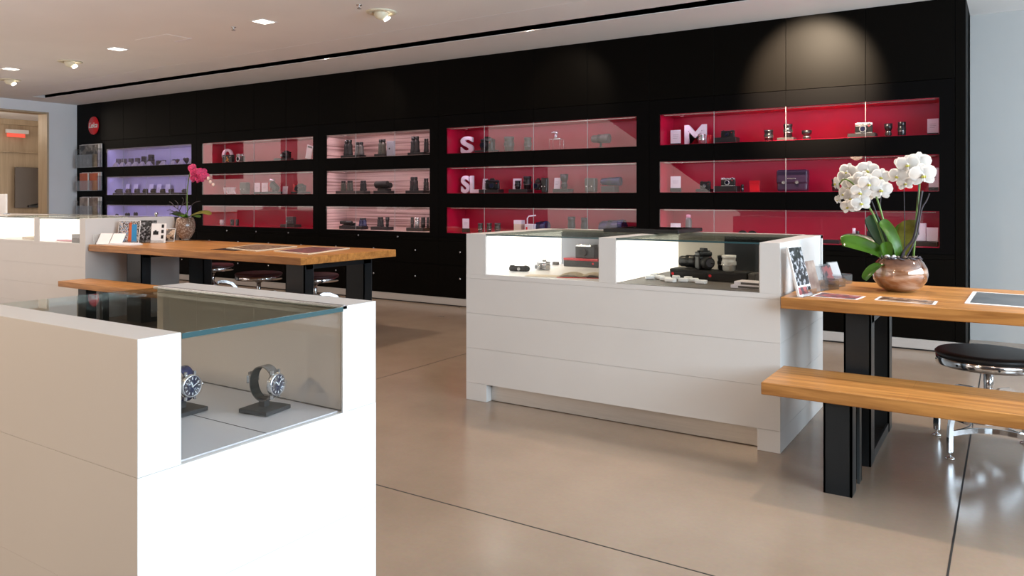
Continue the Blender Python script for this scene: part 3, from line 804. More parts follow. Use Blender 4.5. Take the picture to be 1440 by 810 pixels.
shelf_item('far red', 2, 'lens', 331.5, 336, 308.5, 'small dark cylinder, right of two', Yp=7.0, style=2)
riser('far red', 2, 395, 423, .04, 'grey riser under the camera bag', body='riserg')
shelf_item('far red', 2, 'bag', 402, 417, 304.5, 'small grey camera bag on riser', riser=.04, Yp=7.02, d=.06)

# ---- slatted cabinet
riser('slatted', 0, 480, 514, .035, 'dark riser under the two left binoculars', body='riser')
shelf_item('slatted', 0, 'bino', 483.5, 496, 197, 'tallest left pair of dark binoculars', riser=.035, d=.02)
shelf_item('slatted', 0, 'bino', 499, 512, 200, 'second pair of dark binoculars from left', riser=.035, d=.02, body='grey')
riser('slatted', 0, 527, 550, .035, 'dark riser under binoculars by the silver box')
shelf_item('slatted', 0, 'bino', 531.5, 543.5, 196, 'olive binoculars left of silver box', riser=.035, d=.02, body='olive')
def silver_box(t, w, h, d):
    MB().m(M['silverblue']).box(-w / 2, w / 2, -d / 2, d / 2, 0, h, .002).build('box', t)
    MB().m('blk').cyl((-w * .1, -d / 2 - .001, h * .5), (-w * .1, -d / 2 + .001, h * .5), w * .1, n=14).build('printed_dot', t)
M['silverblue'] = mat('silver_blue_card', (0.30, 0.30, 0.36), 0.4)
shelf_item('slatted', 0, 'x', 543.5, 556, 198.5, 'silver grey box with dark dot', name='product_box', cat='box', custom=silver_box, d=.03, Yp=6.96)
riser('slatted', 0, 574, 603.5, .035, 'dark riser under the two right binoculars')
shelf_item('slatted', 0, 'bino', 577, 590.5, 192, 'tall black binoculars right of silver box', riser=.035, d=.02)
shelf_item('slatted', 0, 'bino', 595.5, 603.5, 195, 'black binoculars at the right end', riser=.035, d=.02)
riser('slatted', 1, 473, 520, .035, 'long grey riser under three left binoculars', body='riserg')
shelf_item('slatted', 1, 'bino', 479, 487, 254.5, 'small brownish binoculars at left', riser=.035, d=.02, body='olive')
shelf_item('slatted', 1, 'bino', 487.5, 497, 254, 'small brownish binoculars, second from left', riser=.035, d=.02, body='olive')
shelf_item('slatted', 1, 'bino', 506, 516, 254, 'small dark binoculars, third from left', riser=.035, d=.02)
riser('slatted', 1, 526, 554, .035, 'dark riser under the lying binoculars')
def lying_bino(t, w, h, d):
    for s in (-1, 1):
        MB().m('blk2').cyl((-w * .45, s * .03, h * .5 - s * .01), (w * .35, s * .03, h * .62 - s * .01), h * .36, h * .26, 16).build('tube', t)
    MB().m('blk').box(-w * .15, w * .2, -.03, .03, h * .35, h * .9, .004).build('bridge', t)
    MB().m('silver').box(-w * .35, -w * .05, -.02, .0, h * .7, h * .95, .003).build('silver_cover', t)
    MB().m('blk2').box(-w * .3, w * .3, -.05, .05, 0, h * .2).build('cradle', t)
shelf_item('slatted', 1, 'x', 530, 551, 254, 'dark binoculars lying on their side', name='binoculars', cat='binoculars', custom=lying_bino, riser=.035, d=.02)
riser('slatted', 1, 571, 603.5, .035, 'dark riser under the right hand binoculars')
shelf_item('slatted', 1, 'bino', 576, 588.5, 249, 'tall black binoculars, second from right', riser=.035, d=.02)
shelf_item('slatted', 1, 'bino', 595, 603.5, 251, 'dark binoculars at the right end', riser=.035, d=.02)
riser('slatted', 2, 478, 517, .04, 'dark riser under two left items')
shelf_item('slatted', 2, 'x', 480, 501, 311, 'black binoculars lying flat', name='binoculars', cat='binoculars', custom=lying_bino, riser=.04, d=.02)
shelf_item('slatted', 2, 'bino', 504.5, 516, 306.5, 'short upright black binoculars', riser=.04, d=.02, body='bluecoat')
riser('slatted', 2, 522, 553, .04, 'dark riser under the middle items')
shelf_item('slatted', 2, 'bino', 530, 540, 305.5, 'brown black upright binoculars in the middle', riser=.04, d=.02)
shelf_item('slatted', 2, 'lens', 542, 547.5, 305.5, 'small dark monocular beside middle binoculars', riser=.04, style=1)
riser('slatted', 2, 572, 603.5, .04, 'dark riser under four small cylinders')
for i, (a, c_) in enumerate([(577.5, 582), (583.5, 590), (592, 598), (600, 603.5)]):
    shelf_item('slatted', 2, 'lens', a, c_, 305.5, '%s cylinder, %s of four' % ('silver grey' if i == 1 else 'small dark', ORD[i]), riser=.04, style=2, body='silver' if i == 1 else 'blk', Yp=7.03)

# ---- S cabinet
one('S', 0, 'S', 648.5, 666, 192, 'white letter S at left end', bold=0.03)
riser('S', 0, 668, 701, .03, 'low black riser under the large camera')
shelf_item('S', 0, 'camera', 675, 697, 194.5, 'large black camera beside letter S', riser=.03, style='slr', d=.07)
shelf_item('S', 0, 'lens', 709, 723, 192.5, 'fat grey green lens with collar', body='olive', style=0)
shelf_item('S', 0, 'lens', 737, 747.5, 193.5, 'slim grey green upright lens', body='olive', style=0)
def acryl_frame(t, w, h, d):
    b = MB().m('silver')
    x = w * .42; hz = h * .55; r = .0035
    for y in (-.04, .04):
        b.tube([(-x, y, 0.004), (-x, y, hz), (x, y, hz), (x, y, 0.004)], r, 6).tube([(-x, y, .004), (x, y, .004)], r, 6)
    for sx in (-1, 1): b.tube([(sx * x, -.04, hz), (sx * x, .04, hz)], r, 6).tube([(sx * x, -.04, .004), (sx * x, .04, .004)], r, 6)
    b.build('wire_frame', t)
    MB().m('silver').cyl((-.015, 0, hz), (0, 0, h * .85), .016, n=14).ball((0, 0, h * .88), .022, n=12).cyl((-.05, -.01, h * .9), (-.01, -.01, h * .92), .010, n=10).box(-.02, .05, -.02, .02, hz, hz + .012, .003).build('tripod_head', t)
shelf_item('S', 0, 'x', 771, 794, 183.5, 'chrome wire frame topped by small tripod head', name='chrome_stand', cat='stand', custom=acryl_frame, Yp=7.04, d=.08)
shelf_item('S', 0, 'tele', 831, 859, 188.5, 'grey telephoto lens lying at right', foot=.05, body='grey', Yp=7.02)
one('S', 1, 'SL', 649, 674, 247, 'white letters S L at left end', bold=0.03)
shelf_item('S', 1, 'card', 678, 685, 251.5, 'white card behind camera beside letters', Yp=7.12)
riser('S', 1, 674, 708, .04, 'black riser under the camera beside letters')
shelf_item('S', 1, 'camera', 682, 703, 252.5, 'black camera with long lens beside letters', riser=.04, style='slr', d=.06, rz=.5)
riser('S', 1, 716, 748, .04, 'black riser under two middle lenses')
shelf_item('S', 1, 'card', 721, 733, 251, 'white card behind the small middle lens', riser=.04, Yp=7.06)
shelf_item('S', 1, 'lens', 724, 732, 254, 'small black lens before white card', riser=.04, Yp=6.99)
shelf_item('S', 1, 'lens', 736, 747.5, 248, 'tall black lens on middle riser', riser=.04, Yp=7.0, style=0)
shelf_item('S', 1, 'camera', 752, 762, 252.5, 'black camera right of tall middle lens', style='slr', d=.04, riser=.03)
shelf_item('S', 1, 'bag', 761, 772, 250, 'small black holster bag near centre', body='blk', d=.05)
riser('S', 1, 778, 806, .04, 'black riser under card and lens')
shelf_item('S', 1, 'card', 779, 788, 250, 'white card beside tall hooded lens', riser=.04, Yp=7.05)
shelf_item('S', 1, 'lens', 788, 799, 245, 'tall dark hooded lens beside white card', riser=.04, Yp=7.0, body='blk', style=1)
shelf_item('S', 1, 'bag', 822, 841, 250.5, 'grey green domed camera bag', body='olive', d=.08)
riser('S', 1, 846, 870, .065, 'grey riser under the lying lens', body='riserg')
shelf_item('S', 1, 'tele', 844, 875, 249, 'large shiny telephoto lens lying on riser', riser=.065, body='bluecoat')
shelf_item('S', 2, 'card', 650.5, 660, 307.5, 'lilac white card on black foot', sh=.045, Yp=7.02)
for i, (a, c_) in enumerate([(672, 679), (684.5, 691.5), (695.5, 704)]):
    shelf_item('S', 2, 'lens', a, c_, 313.7, 'short dark lens, %s of three' % ORD[i], body='olive', Yp=7.0)
shelf_item('S', 2, 'box', 722.5, 738, 309.5, 'cream and white box near white handle', body='cream', lid='card', d=.07)
def cine(t, w, h, d):
    MB().m('card').box(-w * .4, w * .4, -.04, .04, 0, h * .55, .006, None, 2).build('body', t)
    MB().m('redpaint').box(-w * .25, -w * .1, -.042, -.04, h * .2, h * .4).build('red_badge', t)
    MB().m('card').tube([(-w * .3, 0, h * .5), (-w * .3, 0, h * .85), (-w * .15, 0, h * .96), (w * .5, 0, h)], .007, 8).build('handle', t)
shelf_item('S', 2, 'x', 737, 755, 303, 'white movie camera with a top handle', name='movie_camera', cat='camera', custom=cine, Yp=6.98, d=.05)
shelf_item('S', 2, 'tele', 752, 772, 310.5, 'blue black lens lying behind handle', body='bluecoat', Yp=7.06)
shelf_item('S', 2, 'lens', 798.5, 809, 304.7, 'black upright lens right of the handle')
shelf_item('S', 2, 'lens', 817, 826.5, 306, 'shorter black upright lens beside seam')
shelf_item('S', 2, 'tele', 843, 880, 308.5, 'long blue black lens lying at right', body='bluecoat')

# ---- M cabinet
shelf_item('M', 0, 'card', 943, 957.5, 183, 'white card left of letter M', sh=.02)
one('M', 0, 'M', 963, 993.5, 175.5, 'large white letter M', bold=0.03, Yp=7.1)
shelf_item('M', 0, 'lens', 982, 992, 189, 'small silver lens before letter M', body='silver', Yp=6.95, style=0)
shelf_item('M', 0, 'box', 994, 1001, 190, 'small clear red box right of M', body='redglossy', d=.03)
riser('M', 0, 1004, 1040, .055, 'black riser under the black camera')
shelf_item('M', 0, 'camera', 1013.5, 1034, 183, 'black camera on riser right of M', riser=.055, style='rangefinder')
shelf_item('M', 0, 'lens', 1075, 1087, 183, 'black lens left of centre riser')
riser('M', 0, 1093, 1120, .03, 'small low riser under centre lens', body='riserg')
shelf_item('M', 0, 'lens', 1102, 1114, 174.7, 'tall black lens on small riser', riser=.03)
shelf_item('M', 0, 'lens', 1128, 1141, 183.5, 'black lens with flared hood', style=1)
riser('M', 0, 1192, 1234, .04, 'wide low riser under silver topped camera', body='riser')
shelf_item('M', 0, 'camera', 1202, 1227.5, 172, 'silver topped black rangefinder camera', riser=.04, style='rangefinder', body='blk', top='silver')
shelf_item('M', 0, 'lens', 1244, 1254.5, 174, 'hooded lens with silver ring near right', style=1)
shelf_item('M', 0, 'lens', 1263, 1273.5, 171.7, 'tall plain black lens near right', style=2)
shelf_item('M', 0, 'card', 1304, 1320, 167, 'white card on foot at right end', sh=.02)
shelf_item('M', 1, 'card', 943, 957.5, 248, 'white card on black foot at left', sh=.04)
shelf_item('M', 1, 'camera', 984, 1000, 254.5, 'plain black camera right of white card', riser=.03, d=.03)
riser('M', 1, 979, 1003, .03, 'low black riser under plain camera')
riser('M', 1, 1005, 1041, .055, 'black riser under silver camera')
shelf_item('M', 1, 'camera', 1013.5, 1035, 249.5, 'silver and black rangefinder camera on riser', riser=.055, style='rangefinder', body='blk', top='silver')
shelf_item('M', 1, 'lens', 1042, 1046, 259.5, 'thin black post beside riser', style=2)
shelf_item('M', 1, 'box', 1054, 1068.5, 254, 'red folded box with pale front', body='redglossy', d=.02)
def satchel(t, w, h, d):
    MB().m('purple').box(-w / 2, w / 2, -d / 2, d / 2, 0, h, .022, None, 3).build('body', t)
    MB().m('purple').box(-w / 2 - .003, w / 2 + .003, -d / 2 - .007, d / 2 + .003, h * .36, h + .004, .018, None, 3).build('flap', t)
    for s in (-1, 1):
        MB().m('silver').cyl((s * w * .22 - .01, -d / 2 - .005, h * .42), (s * w * .22 - .01, -d / 2 - .018, h * .42), .014, n=20).build('clasp', t)
    MB().m('silver').box(-.035, .035, -d / 2 - .0095, -d / 2 - .007, h * .585, h * .625, .0006).build('name_plate', t)
shelf_item('M', 1, 'x', 1092, 1138, 239.5, 'large purple black leather satchel with two clasps', name='camera_bag', cat='camera bag', custom=satchel, Yp=7.0, d=.09)
shelf_item('M', 1, 'lens', 1170, 1180, 252, 'dark lens just left of white orchid blooms')
shelf_item('M', 1, 'card', 1306, 1320, 236, 'lilac card at the right end', sh=.03)
shelf_item('M', 1, 'box', 1262, 1292, 258, 'flat orange red box behind orchid', body='orangebox' if 'orangebox' in M else 'redglossy', d=.08)
shelf_item('M', 2, 'card', 943, 957.5, 314, 'lilac white card above counter tray', sh=.03)
def bottle(t, w, h, d):
    MB().m('grey').lathe([(w * .42, 0), (w * .5, h * .05), (w * .5, h * .75), (w * .4, h * .84), (w * .3, h * .86)], 20).build('body', t)
    MB().m(M['pinkpaper']).lathe([(w * .34, h * .86), (w * .34, h * .98), (0, h)], 20).build('cap', t)
shelf_item('M', 2, 'x', 964, 972.5, 301.5, 'grey bottle with a pink cap', name='bottle', cat='bottle', custom=bottle, d=.0)
def specs(t, w, h, d):
    b = MB().m('blk')
    for s in (-1, 1): b.cyl((s * w * .25, 0, h * .5), (s * w * .25, -.012, h * .5), h * .5, n=18)
    b.box(-w * .1, w * .1, -.01, 0, h * .45, h * .6); b.build('frame', t)
    MB().m('blk').tube([(-w * .48, 0, h * .6), (-w * .48, .1, h * .3)], .003, 6).tube([(w * .48, 0, h * .6), (w * .48, .1, h * .3)], .003, 6).build('temples', t)
shelf_item('M', 2, 'x', 1038, 1065, 324, 'small black eyepiece pair above counter glass', name='spectacles', cat='spectacles', custom=specs, Yp=6.95, d=.0)
riser('M', 2, 1157, 1183, .03, 'flat dark tray left of green leaves')
shelf_item('M', 2, 'lens', 1198.5, 1203, 321, 'tiny pale upright cylinder left of stems', body='card', style=2)
shelf_item('M', 2, 'lens', 1203.5, 1208.5, 325, 'tiny black cylinder left of stems', style=2, Yp=6.98)
shelf_item('M', 2, 'box', 1219, 1228.5, 325, 'black cube box between orchid stems', body='blk', lid='blk2', d=.03)
riser('M', 2, 1284, 1320, .04, 'long black drawer plinth under white boxes')
shelf_item('M', 2, 'box', 1288, 1303, 314, 'tall lilac white box at right', riser=.04, d=.04, body='card', Yp=7.05)
shelf_item('M', 2, 'box', 1303, 1320, 320, 'low lilac white box at right end', riser=.04, d=.05, body='card')

# ================================================================== COUNTERS
def counter(loc, W_, D_, H_, cases, label, face_seams=(.104, .311, .518, .725), recess=None, sill=0.75, glow=('glow', 'glow'), rear=None, floors=('white', 'darkmat')):
    """white lacquered counter with glass display cases let into its top; front faces -Y, x from -W_ to 0"""
    c = thing('display_counter', label, 'counter', loc)
    b = MB().m('white_lac')
    zs = [0.0] + [z for z in face_seams if z < sill - .01] + [sill]
    g = 0.0006
    for a, e in zip(zs, zs[1:]):
        if e == sill: e += g
        if recess and a < .1:
            b.box(-W_, -W_ + recess[0], 0, D_, a + g * 2, e - g)
            b.box(recess[1], 0, 0, D_, a + g * 2, e - g)
            b.box(-W_ + .01, -.01, .12, D_ - .02, a + g, e)
        else:
            b.box(-W_, 0, 0, D_, a + g, e - g)
    b.box(-W_ + .004, -.004, .004, D_ - .004, .11 if recess else .0, sill - .004)
    # rims round the cases
    edges = [-W_] + [v for cs in cases for v in cs] + [0]
    for i in range(0, len(edges), 2):
        b.box(edges[i], edges[i + 1], 0, D_, sill, H_, .001)
    b.box(-W_, 0, D_ - .06, D_, H_ - .02, H_, .001).box(-W_, 0, D_ - .055, D_ - .04, sill, H_ - .02)
    b.build('body', c)
    if recess:
        MB().m('steelplate').box(-W_ + recess[0] + .002, recess[1] - .002, .05, .055, .004, .104).build('kick_plate', c)
    for i, (a, e) in enumerate(cases):
        MB().m(floors[i]).box(a, e, .006, D_ - .06, sill, sill + .003).build('case_floor', c)
        MB().m(glow[i]).box(a + .001, a + .008, .012, D_ - .062, sill + .006, H_ - .016).build('light_panel', c)
        MB().m('white_lac').box(e - .006, e - .001, .012, D_ - .062, sill + .004, H_ - .014).build('side_lining', c)
        MB().m('glass').box(a + .002, e - .002, .002, .008, sill + .003, H_ - .009).build('front_glass', c)
        tg = MB().m('topglass').box(a + .001, e - .001, .0, D_ - .06, H_ - .008, H_).build('top_glass', c)
        MB().m('greenedge').box(a + .001, e - .001, -.0012, 0.0003, H_ - .0085, H_ - .0002).build('glass_edge', tg)
        pm = rear[i] if rear else ('bluepanel', 'bluepanel')
        xm = a + (e - a) * (.50 if i == 0 else .37)
        p1 = MB().m(pm[0]).box(a + .008, xm + .02, D_ - .085, D_ - .08, sill + .003, H_ - .02).build('sliding_panel', c)
        p2 = MB().m(pm[1]).box(xm, e - .006, D_ - .075, D_ - .07, sill + .003, H_ - .02).build('sliding_panel', c)
        MB().m('silver').lathe([(.013, 0), (.014, .003), (.011, .006), (.009, .003), (0, .003)], 18, T(e - .06, D_ - .076, sill + .12) @ RX(PI / 2)).build('finger_pull', p2)
    return c
CF = 3.72
ctr = counter((-0.905, CF, 0), 1.825, 0.98, 0.99, [(-1.684, -0.946), (-0.845, -0.096)],
        'white display counter with two lit glass cases in the centre', recess=(.146, -.106), sill=.75,
        glow=('glow', 'glow_warm'), rear=[('bluepanel', 'bluepanel'), ('beigepanel', 'smoke')])
counter((-7.63, 4.08, 0), 3.6, 1.02, 1.0, [(-2.15, -1.00), (-.90, -0.105)],
        'long white display counter at the far left beyond the table', sill=.75, floors=('white', 'white'))
# near counter with side opening
c = thing('display_counter', 'small white pedestal case with a glass side holding two watches', 'counter', (-1.09, 0.66, 0), 0)
NW, ND_, NH, NS = 0.63, 0.513, 0.99, 0.783
b = MB().m('white_lac')
for a, e in ((0, .1827), (.1831, .3803), (.3807, .5783), (.5787, NS - .0003)):
    b.box(-NW, 0, 0, ND_, a, e)
b.box(-NW + .003, -.003, .003, ND_ - .003, 0, NS - .003)
b.box(-NW, 0, 0, .072, NS, NH, .0006)                 # front rim
b.box(-NW, 0, .431, ND_, NS, NH, .0006).box(-.004, 0, .42, .431, NS, NH).box(-NW, 0, .421, .431, NH - .006, NH)
b.build('body', c)
MB().m('casefloor').box(-NW + .03, -.012, .074, .418, NS, NS + .0025).build('case_floor', c)
MB().m('slot').box(-NW + .03, -.012, .245, .2465, NS + .0026, NS + .003).build('floor_joint', c)
MB().m('casepanel').box(-NW + .035, -.010, .424, .4305, NS + .003, NH - .008).build('rear_panel', c)
MB().m('white_lac').box(-NW + .035, -.012, .0725, .075, NS + .003, NH - .012).build('front_lining', c)
MB().m('glass').box(-.008, -.002, .073, .420, NS + .001, NH - .012).build('side_glass', c)
MB().m('glass').box(-NW + .030, -NW + .036, .073, .462, NS + .001, NH - .012).build('left_glass', c)
tg = MB().m('topglass').box(-NW + .02, 0, .073, .420, NH - .010, NH - .001).build('top_glass', c)
MB().m('greenedge').box(-.0003, .0010, .073, .420, NH - .0100, NH - .0015).build('glass_edge', tg)
MB().m('silver').box(-NW + .02, 0, .4205, .428, NH - .006, NH + .0015).build('rail', c)
for x in (-NW + .05, -NW + .12, -.05, -.3):
    MB().m('silver').ball((x, .424, NH - .004), .004, n=10).build('glass_clip', c)

# ------------------------------------------------------------------ watches
def watch(label, loc, rz, strap, dialrot=0.0):
    t = thing('wrist_watch', label, 'watch', loc, rz)
    t.scale = (1.15, 1.15, 1.15)
    R0 = .026; zc = .047; wd = .020
    # strap loop: an upright ring whose axis is local X (watch faces -Y)
    def band(a0, a1, mo, name, wide=wd):
        b = MB().m(mo); P = []
        n = 26
        pts = []
        for i in range(n + 1):
            a = a0 + (a1 - a0) * i / n
            pts.append((0, -math.cos(a) * R0 * .92, zc + math.sin(a) * R0 * 1.08))
        # outer skin and lining as closed section
        P = []
        for (x, y, z) in pts:
            v = Vector((0, y, z - zc)).normalized()
            o_ = Vector((0, y, z)) + v * .0016
            P.append((Vector((-wide / 2, y, z)), Vector((-wide / 2, o_.y, o_.z)), Vector((wide / 2, o_.y, o_.z)), Vector((wide / 2, y, z))))
        bm = b.bm; rings = [[bm.verts.new(p) for p in q] for q in P]
        b.m(mo)
        lin = b.m('strapin').cur; b.m(mo); main = b.cur
        for r1, r2 in zip(rings, rings[1:]):
            for k in range(4):
                f = bm.faces.new([r1[k], r1[(k + 1) % 4], r2[(k + 1) % 4], r2[k]])
                f.material_index = lin if k == 3 else main; f.smooth = False
        bm.faces.new(rings[0]); bm.faces.new(rings[-1][::-1])
        return b.build(name, t)
    band(math.radians(22), math.radians(338), strap, 'strap')
    # buckle at the rear
    b = MB().m('silver')
    for s in (-1, 1): b.box(s * .0115 - .001, s * .0115 + .001, R0 * .92, R0 * .92 + .005, zc + .000, zc + .012)
    b.box(-.0125, .0125, R0 * .92 + .002, R0 * .92 + .005, zc - .001, zc + .001)
    b.build('buckle', t)
    MB().m(strap).box(-.0112, .0112, R0 * .9, R0 * .9 + .004, zc + .013, zc + .018, .0008).build('strap_keeper', t)
    # case, dial, hands
    yd = -R0 * .92
    Mx = T(0, yd + .004, zc) @ RX(PI / 2)
    cs = MB().m('silver').lathe([(.0165, 0), (.0190, .001), (.0195, .004), (.0190, .008), (.0175, .0095), (.0165, .0095), (.0163, .0085), (.0, .0085)], 40, Mx)
    for sx in (-1, 1):
        for sz in (-1, 1): cs.box(sx * .0085 - .0018, sx * .0085 + .0018, yd - .001, yd + .004, zc + sz * .0205 - .0035, zc + sz * .0205 + .0035, .0006)
    cs.cyl((.0185, yd - .001, zc), (.0225, yd - .001, zc), .0028, n=14)
    cs = cs.build('case', t)
    dl = MB().m('dial').lathe([(0, 0), (.0163, 0), (.0163, .0004), (0, .0004)], 36, T(0, yd - .0044, zc) @ RX(PI / 2)).build('dial', cs)
    b = MB().m('white')
    for k in range(12):
        a = 2 * PI * k / 12
        b.box(-.0007, .0007, yd - .0054, yd - .0048, .0108, .0148, 0, T(0, 0, zc) @ RY(a))
    b.build('hour_marks', cs)
    b = MB().m('white')
    b.box(-.0008, .0008, yd - .0060, yd - .0055, -.002, .0085, 0, T(0, 0, zc) @ RY(math.radians(-48 + dialrot)))
    b.box(-.0006, .0006, yd - .0066, yd - .0061, -.002, .0128, 0, T(0, 0, zc) @ RY(math.radians(40 + dialrot)))
    b.cyl((0, yd - .005, zc), (0, yd - .007, zc), .0014, n=12)
    b.build('hands', cs)
    MB().m('glass').lathe([(0, 0), (.0163, 0), (.0163, .0006), (0, .0008)], 36, T(0, yd - .0072, zc) @ RX(PI / 2)).build('crystal', cs)
    # stand
    MB().m('blk2').box(-.030, .030, -.030, .030, 0, .007, .0008).build('stand_base', t)
    MB().m('blk2').box(-.006, .006, -.004, .008, .007, zc - R0 * 1.08 + .001).box(-.0085, .0085, -.012, .012, zc - R0 * 1.08, zc - R0 * 1.08 + .0035, .001).build('stand_post', t)
    return t
wz = NS + .0035
watch('grey strapped watch with blue dial on black stand, nearer the rear panel', (-1.220, 1.000, wz), math.radians(98), 'strapg')
watch('dark strapped watch with blue dial at the left of the glass pedestal case', (-1.347, 0.905, wz), math.radians(92), 'bluecoat', 25)

# ------------------------------------------------------------------ contents of the centre counter cases
CZ = .754
def citem(kind, x, y, w, h, d, label, z=CZ, rz=0.0, name=None, cat=None, group=None, **k):
    t = thing(name or NAMES[kind], label, cat or CATS[kind], (x, y, z), rz, group)
    item_parts(t, kind, w, h, d, **k); return t
def zt(px, py, z):
    d = FPX * (EYE - z) / (py - HY); r = ray(px); return (d * r[0], d * r[1])
x, y = zt(728, 382, CZ)
t = thing('camera', 'low black camera body lying in the left lit case', 'camera', (x, y + .02, CZ + .0005), .3)
MB().m('blk2').box(-.065, .065, -.018, .018, 0, .034, .014, None, 4).build('body', t)
MB().m('blk').cyl((-.045, -.002, .03), (-.045, -.002, .038), .014, n=16).cyl((.04, -.002, .03), (.04, -.002, .037), .010, n=16).build('dials', t)
MB().m('silver').cyl((0, -.018, .016), (0, -.022, .016), .010, n=16).build('mount', t)
x, y = zt(752, 381, CZ)
citem('camera', x, y + .10, .10, .055, .04, 'silver and black camera with raised viewfinder in left lit case', style='slr', body='silver', top='silver', rz=-.3, z=CZ + .0005)
x, y = zt(766, 374, CZ)
citem('box', x, y + .12, .07, .02, .03, 'tiny grey box behind the silver camera in left case', body='grey')
x, y = zt(812, 377, CZ)
tb = citem('box', x - .02, y + .14, .25, .055, .12, 'long black box with red lid under black camera in left case', body='blk', lid='redglossy')
MB().m('redpaint').cyl((.09, -.0615, .025), (.09, -.0605, .025), .007, n=14).build('red_dot', tb)
t = thing('camera', 'large black camera standing on the red lidded box', 'camera', (x - .01, y + .15, CZ + .0555), 0)
MB().m('blk').box(-.07, .07, -.03, .03, 0, .075, .004, None, 2).build('body', t)
MB().m('silver').box(-.068, .045, -.028, .028, .072, .083, .003).cyl((-.045, 0, .08), (-.045, 0, .09), .010, n=16).cyl((.0, 0, .08), (.0, 0, .088), .008, n=16).build('top_plate', t)
MB().m('blk2').cyl((-.01, -.03, .036), (-.01, -.05, .036), .026, n=22).build('lens', t)
MB().m('blk2').box(.045, .068, -.028, .028, .07, .088, .003).build('viewfinder', t)
x, y = zt(812, 392, CZ)
t = thing('open_book', 'open cream book with dark pages and red edge in left case', 'book', (x - .03, y + .12, CZ + .0005), .35)
def page(sx):
    P = []
    for i in range(9):
        u = i / 8
        z = .004 + .016 * math.sin(u * PI) * (1 - .3 * u)
        P.append([Vector((sx * u * .13, -.09, z)), Vector((sx * u * .13, .09, z))])
    return P
MB().m('cream').grid(page(-1), .002).build('left_page', t)
MB().m('cream').grid(page(1), .002).build('right_page', t)
MB().m('blk').box(.03, .115, -.07, .06, .0, .003).build('dark_picture', t)
MB().m('redpaint').box(-.135, .135, -.093, -.090, 0, .003).build('red_edge', t)
x, y = zt(715, 386, CZ)
tag(MB().m('cream').box(-.10, .09, -.05, .05, 0, .002).build('leaflet', None, (-2.25, 3.82, CZ), (0, 0, .2)), 'flat cream leaflet on the floor of the left lit case', 'leaflet')
# right case
t1 = citem('box', -1.487, 4.145, .212, .055, .11, 'left long black box with red dot in the right case', body='blk', lid='blk2')
t2 = citem('box', -1.268, 4.125, .212, .055, .11, 'right long black box with red dot in the right case', body='blk', lid='blk2')
for t in (t1, t2): MB().m('redpaint').cyl((-.09, -.0575, .028), (-.09, -.0555, .028), .008, n=16).build('red_dot', t)
tb = citem('box', -1.139, 4.13, .036, .05, .10, 'pale grey box at the right end of the black boxes', body='grey')
t = thing('telephoto_lens', 'fat black zoom lens lying on the left black box', 'camera lens', (-1.51, 4.17, CZ + .0555), 0)
part_tele(t, .11, .036, 'blk', 0)
t = thing('camera', 'black single lens camera standing upright on the black boxes', 'camera', (-1.415, 4.13, CZ + .0555), math.radians(50))
part_camera(t, .085, .105, .05, 'slr', 'blk', 'blk')
t = thing('camera_lens', 'silver lens standing on the right black box', 'camera lens', (-1.268, 4.11, CZ + .0555), 0)
part_lens(t, .085, .037, 'satin', 0)
t = thing('camera_lens', 'black lens behind the silver lens in the right case', 'camera lens', (-1.32, 4.16, CZ + .0555), 0)
part_lens(t, .078, .026, 'blk', 0)
k = 0
for px, py, w_, rz_ in ((912, 393, .05, .5), (918, 389.5, .04, .2), (926, 393, .05, -.2), (934, 395, .06, .1), (941, 397, .06, -.3), (949, 393, .04, .5), (959, 397, .05, .0), (966, 394.5, .04, -.2), (974, 397, .05, .35), (984, 399.5, .06, -.1)):
    x, y = zt(px, py, CZ)
    t = MB().m('white').box(-w_ / 2, w_ / 2, -.015, .015, 0, .020, .003).box(-w_ / 2 + .006, w_ / 2 - .006, -.017, -.0145, .004, .014).build('small_white_box', None, (x, y + .02, CZ + .0004), (0, 0, rz_))
    tag(t, 'small white box on the case floor, %s of ten from the left' % ORD[k], 'box', 'small white boxes in the right case'); k += 1
for i, (dx, dy, zz, w_) in enumerate(((0, 0, 0, .16), (.01, .01, .0165, .15))):
    t = MB().m('card').box(-w_ / 2, w_ / 2, -.05, .05, 0, .016, .001)
    t.m('grey').box(-.04, w_ / 2 - .01, -.0515, -.0500, .003, .013)
    t = t.build('flat_box', None, (-1.085 + dx, 3.86 + dy, CZ + .0004 + zz), (0, 0, -.12))
    tag(t, '%s flat grey and white box by the front glass of right case' % ('upper' if i else 'lower'), 'box', 'flat boxes in the right case')
# glossy black tray lying on the glass top
t = thing('black_tray', 'flat glossy black display tray lying on the centre counter top', 'tray', (-1.85, 4.47, .9905), 0.0)
MB().m('blk').box(-.24, .24, -.21, .21, 0.004, .026, .003, None, 2).build('body', t)
MB().m(mat('black_gloss', (.01, .008, .008), .03, coat=1.0)).box(-.205, .205, -.18, .18, .026, .0275).build('glossy_inlay', t)
MB().m('blk2').cyl((-.2, -.12, 0), (-.2, -.12, .005), .01).cyl((.2, -.12, 0), (.2, -.12, .005), .01).cyl((-.2, .12, 0), (-.2, .12, .005), .01).cyl((.2, .12, 0), (.2, .12, .005), .01).build('feet', t)

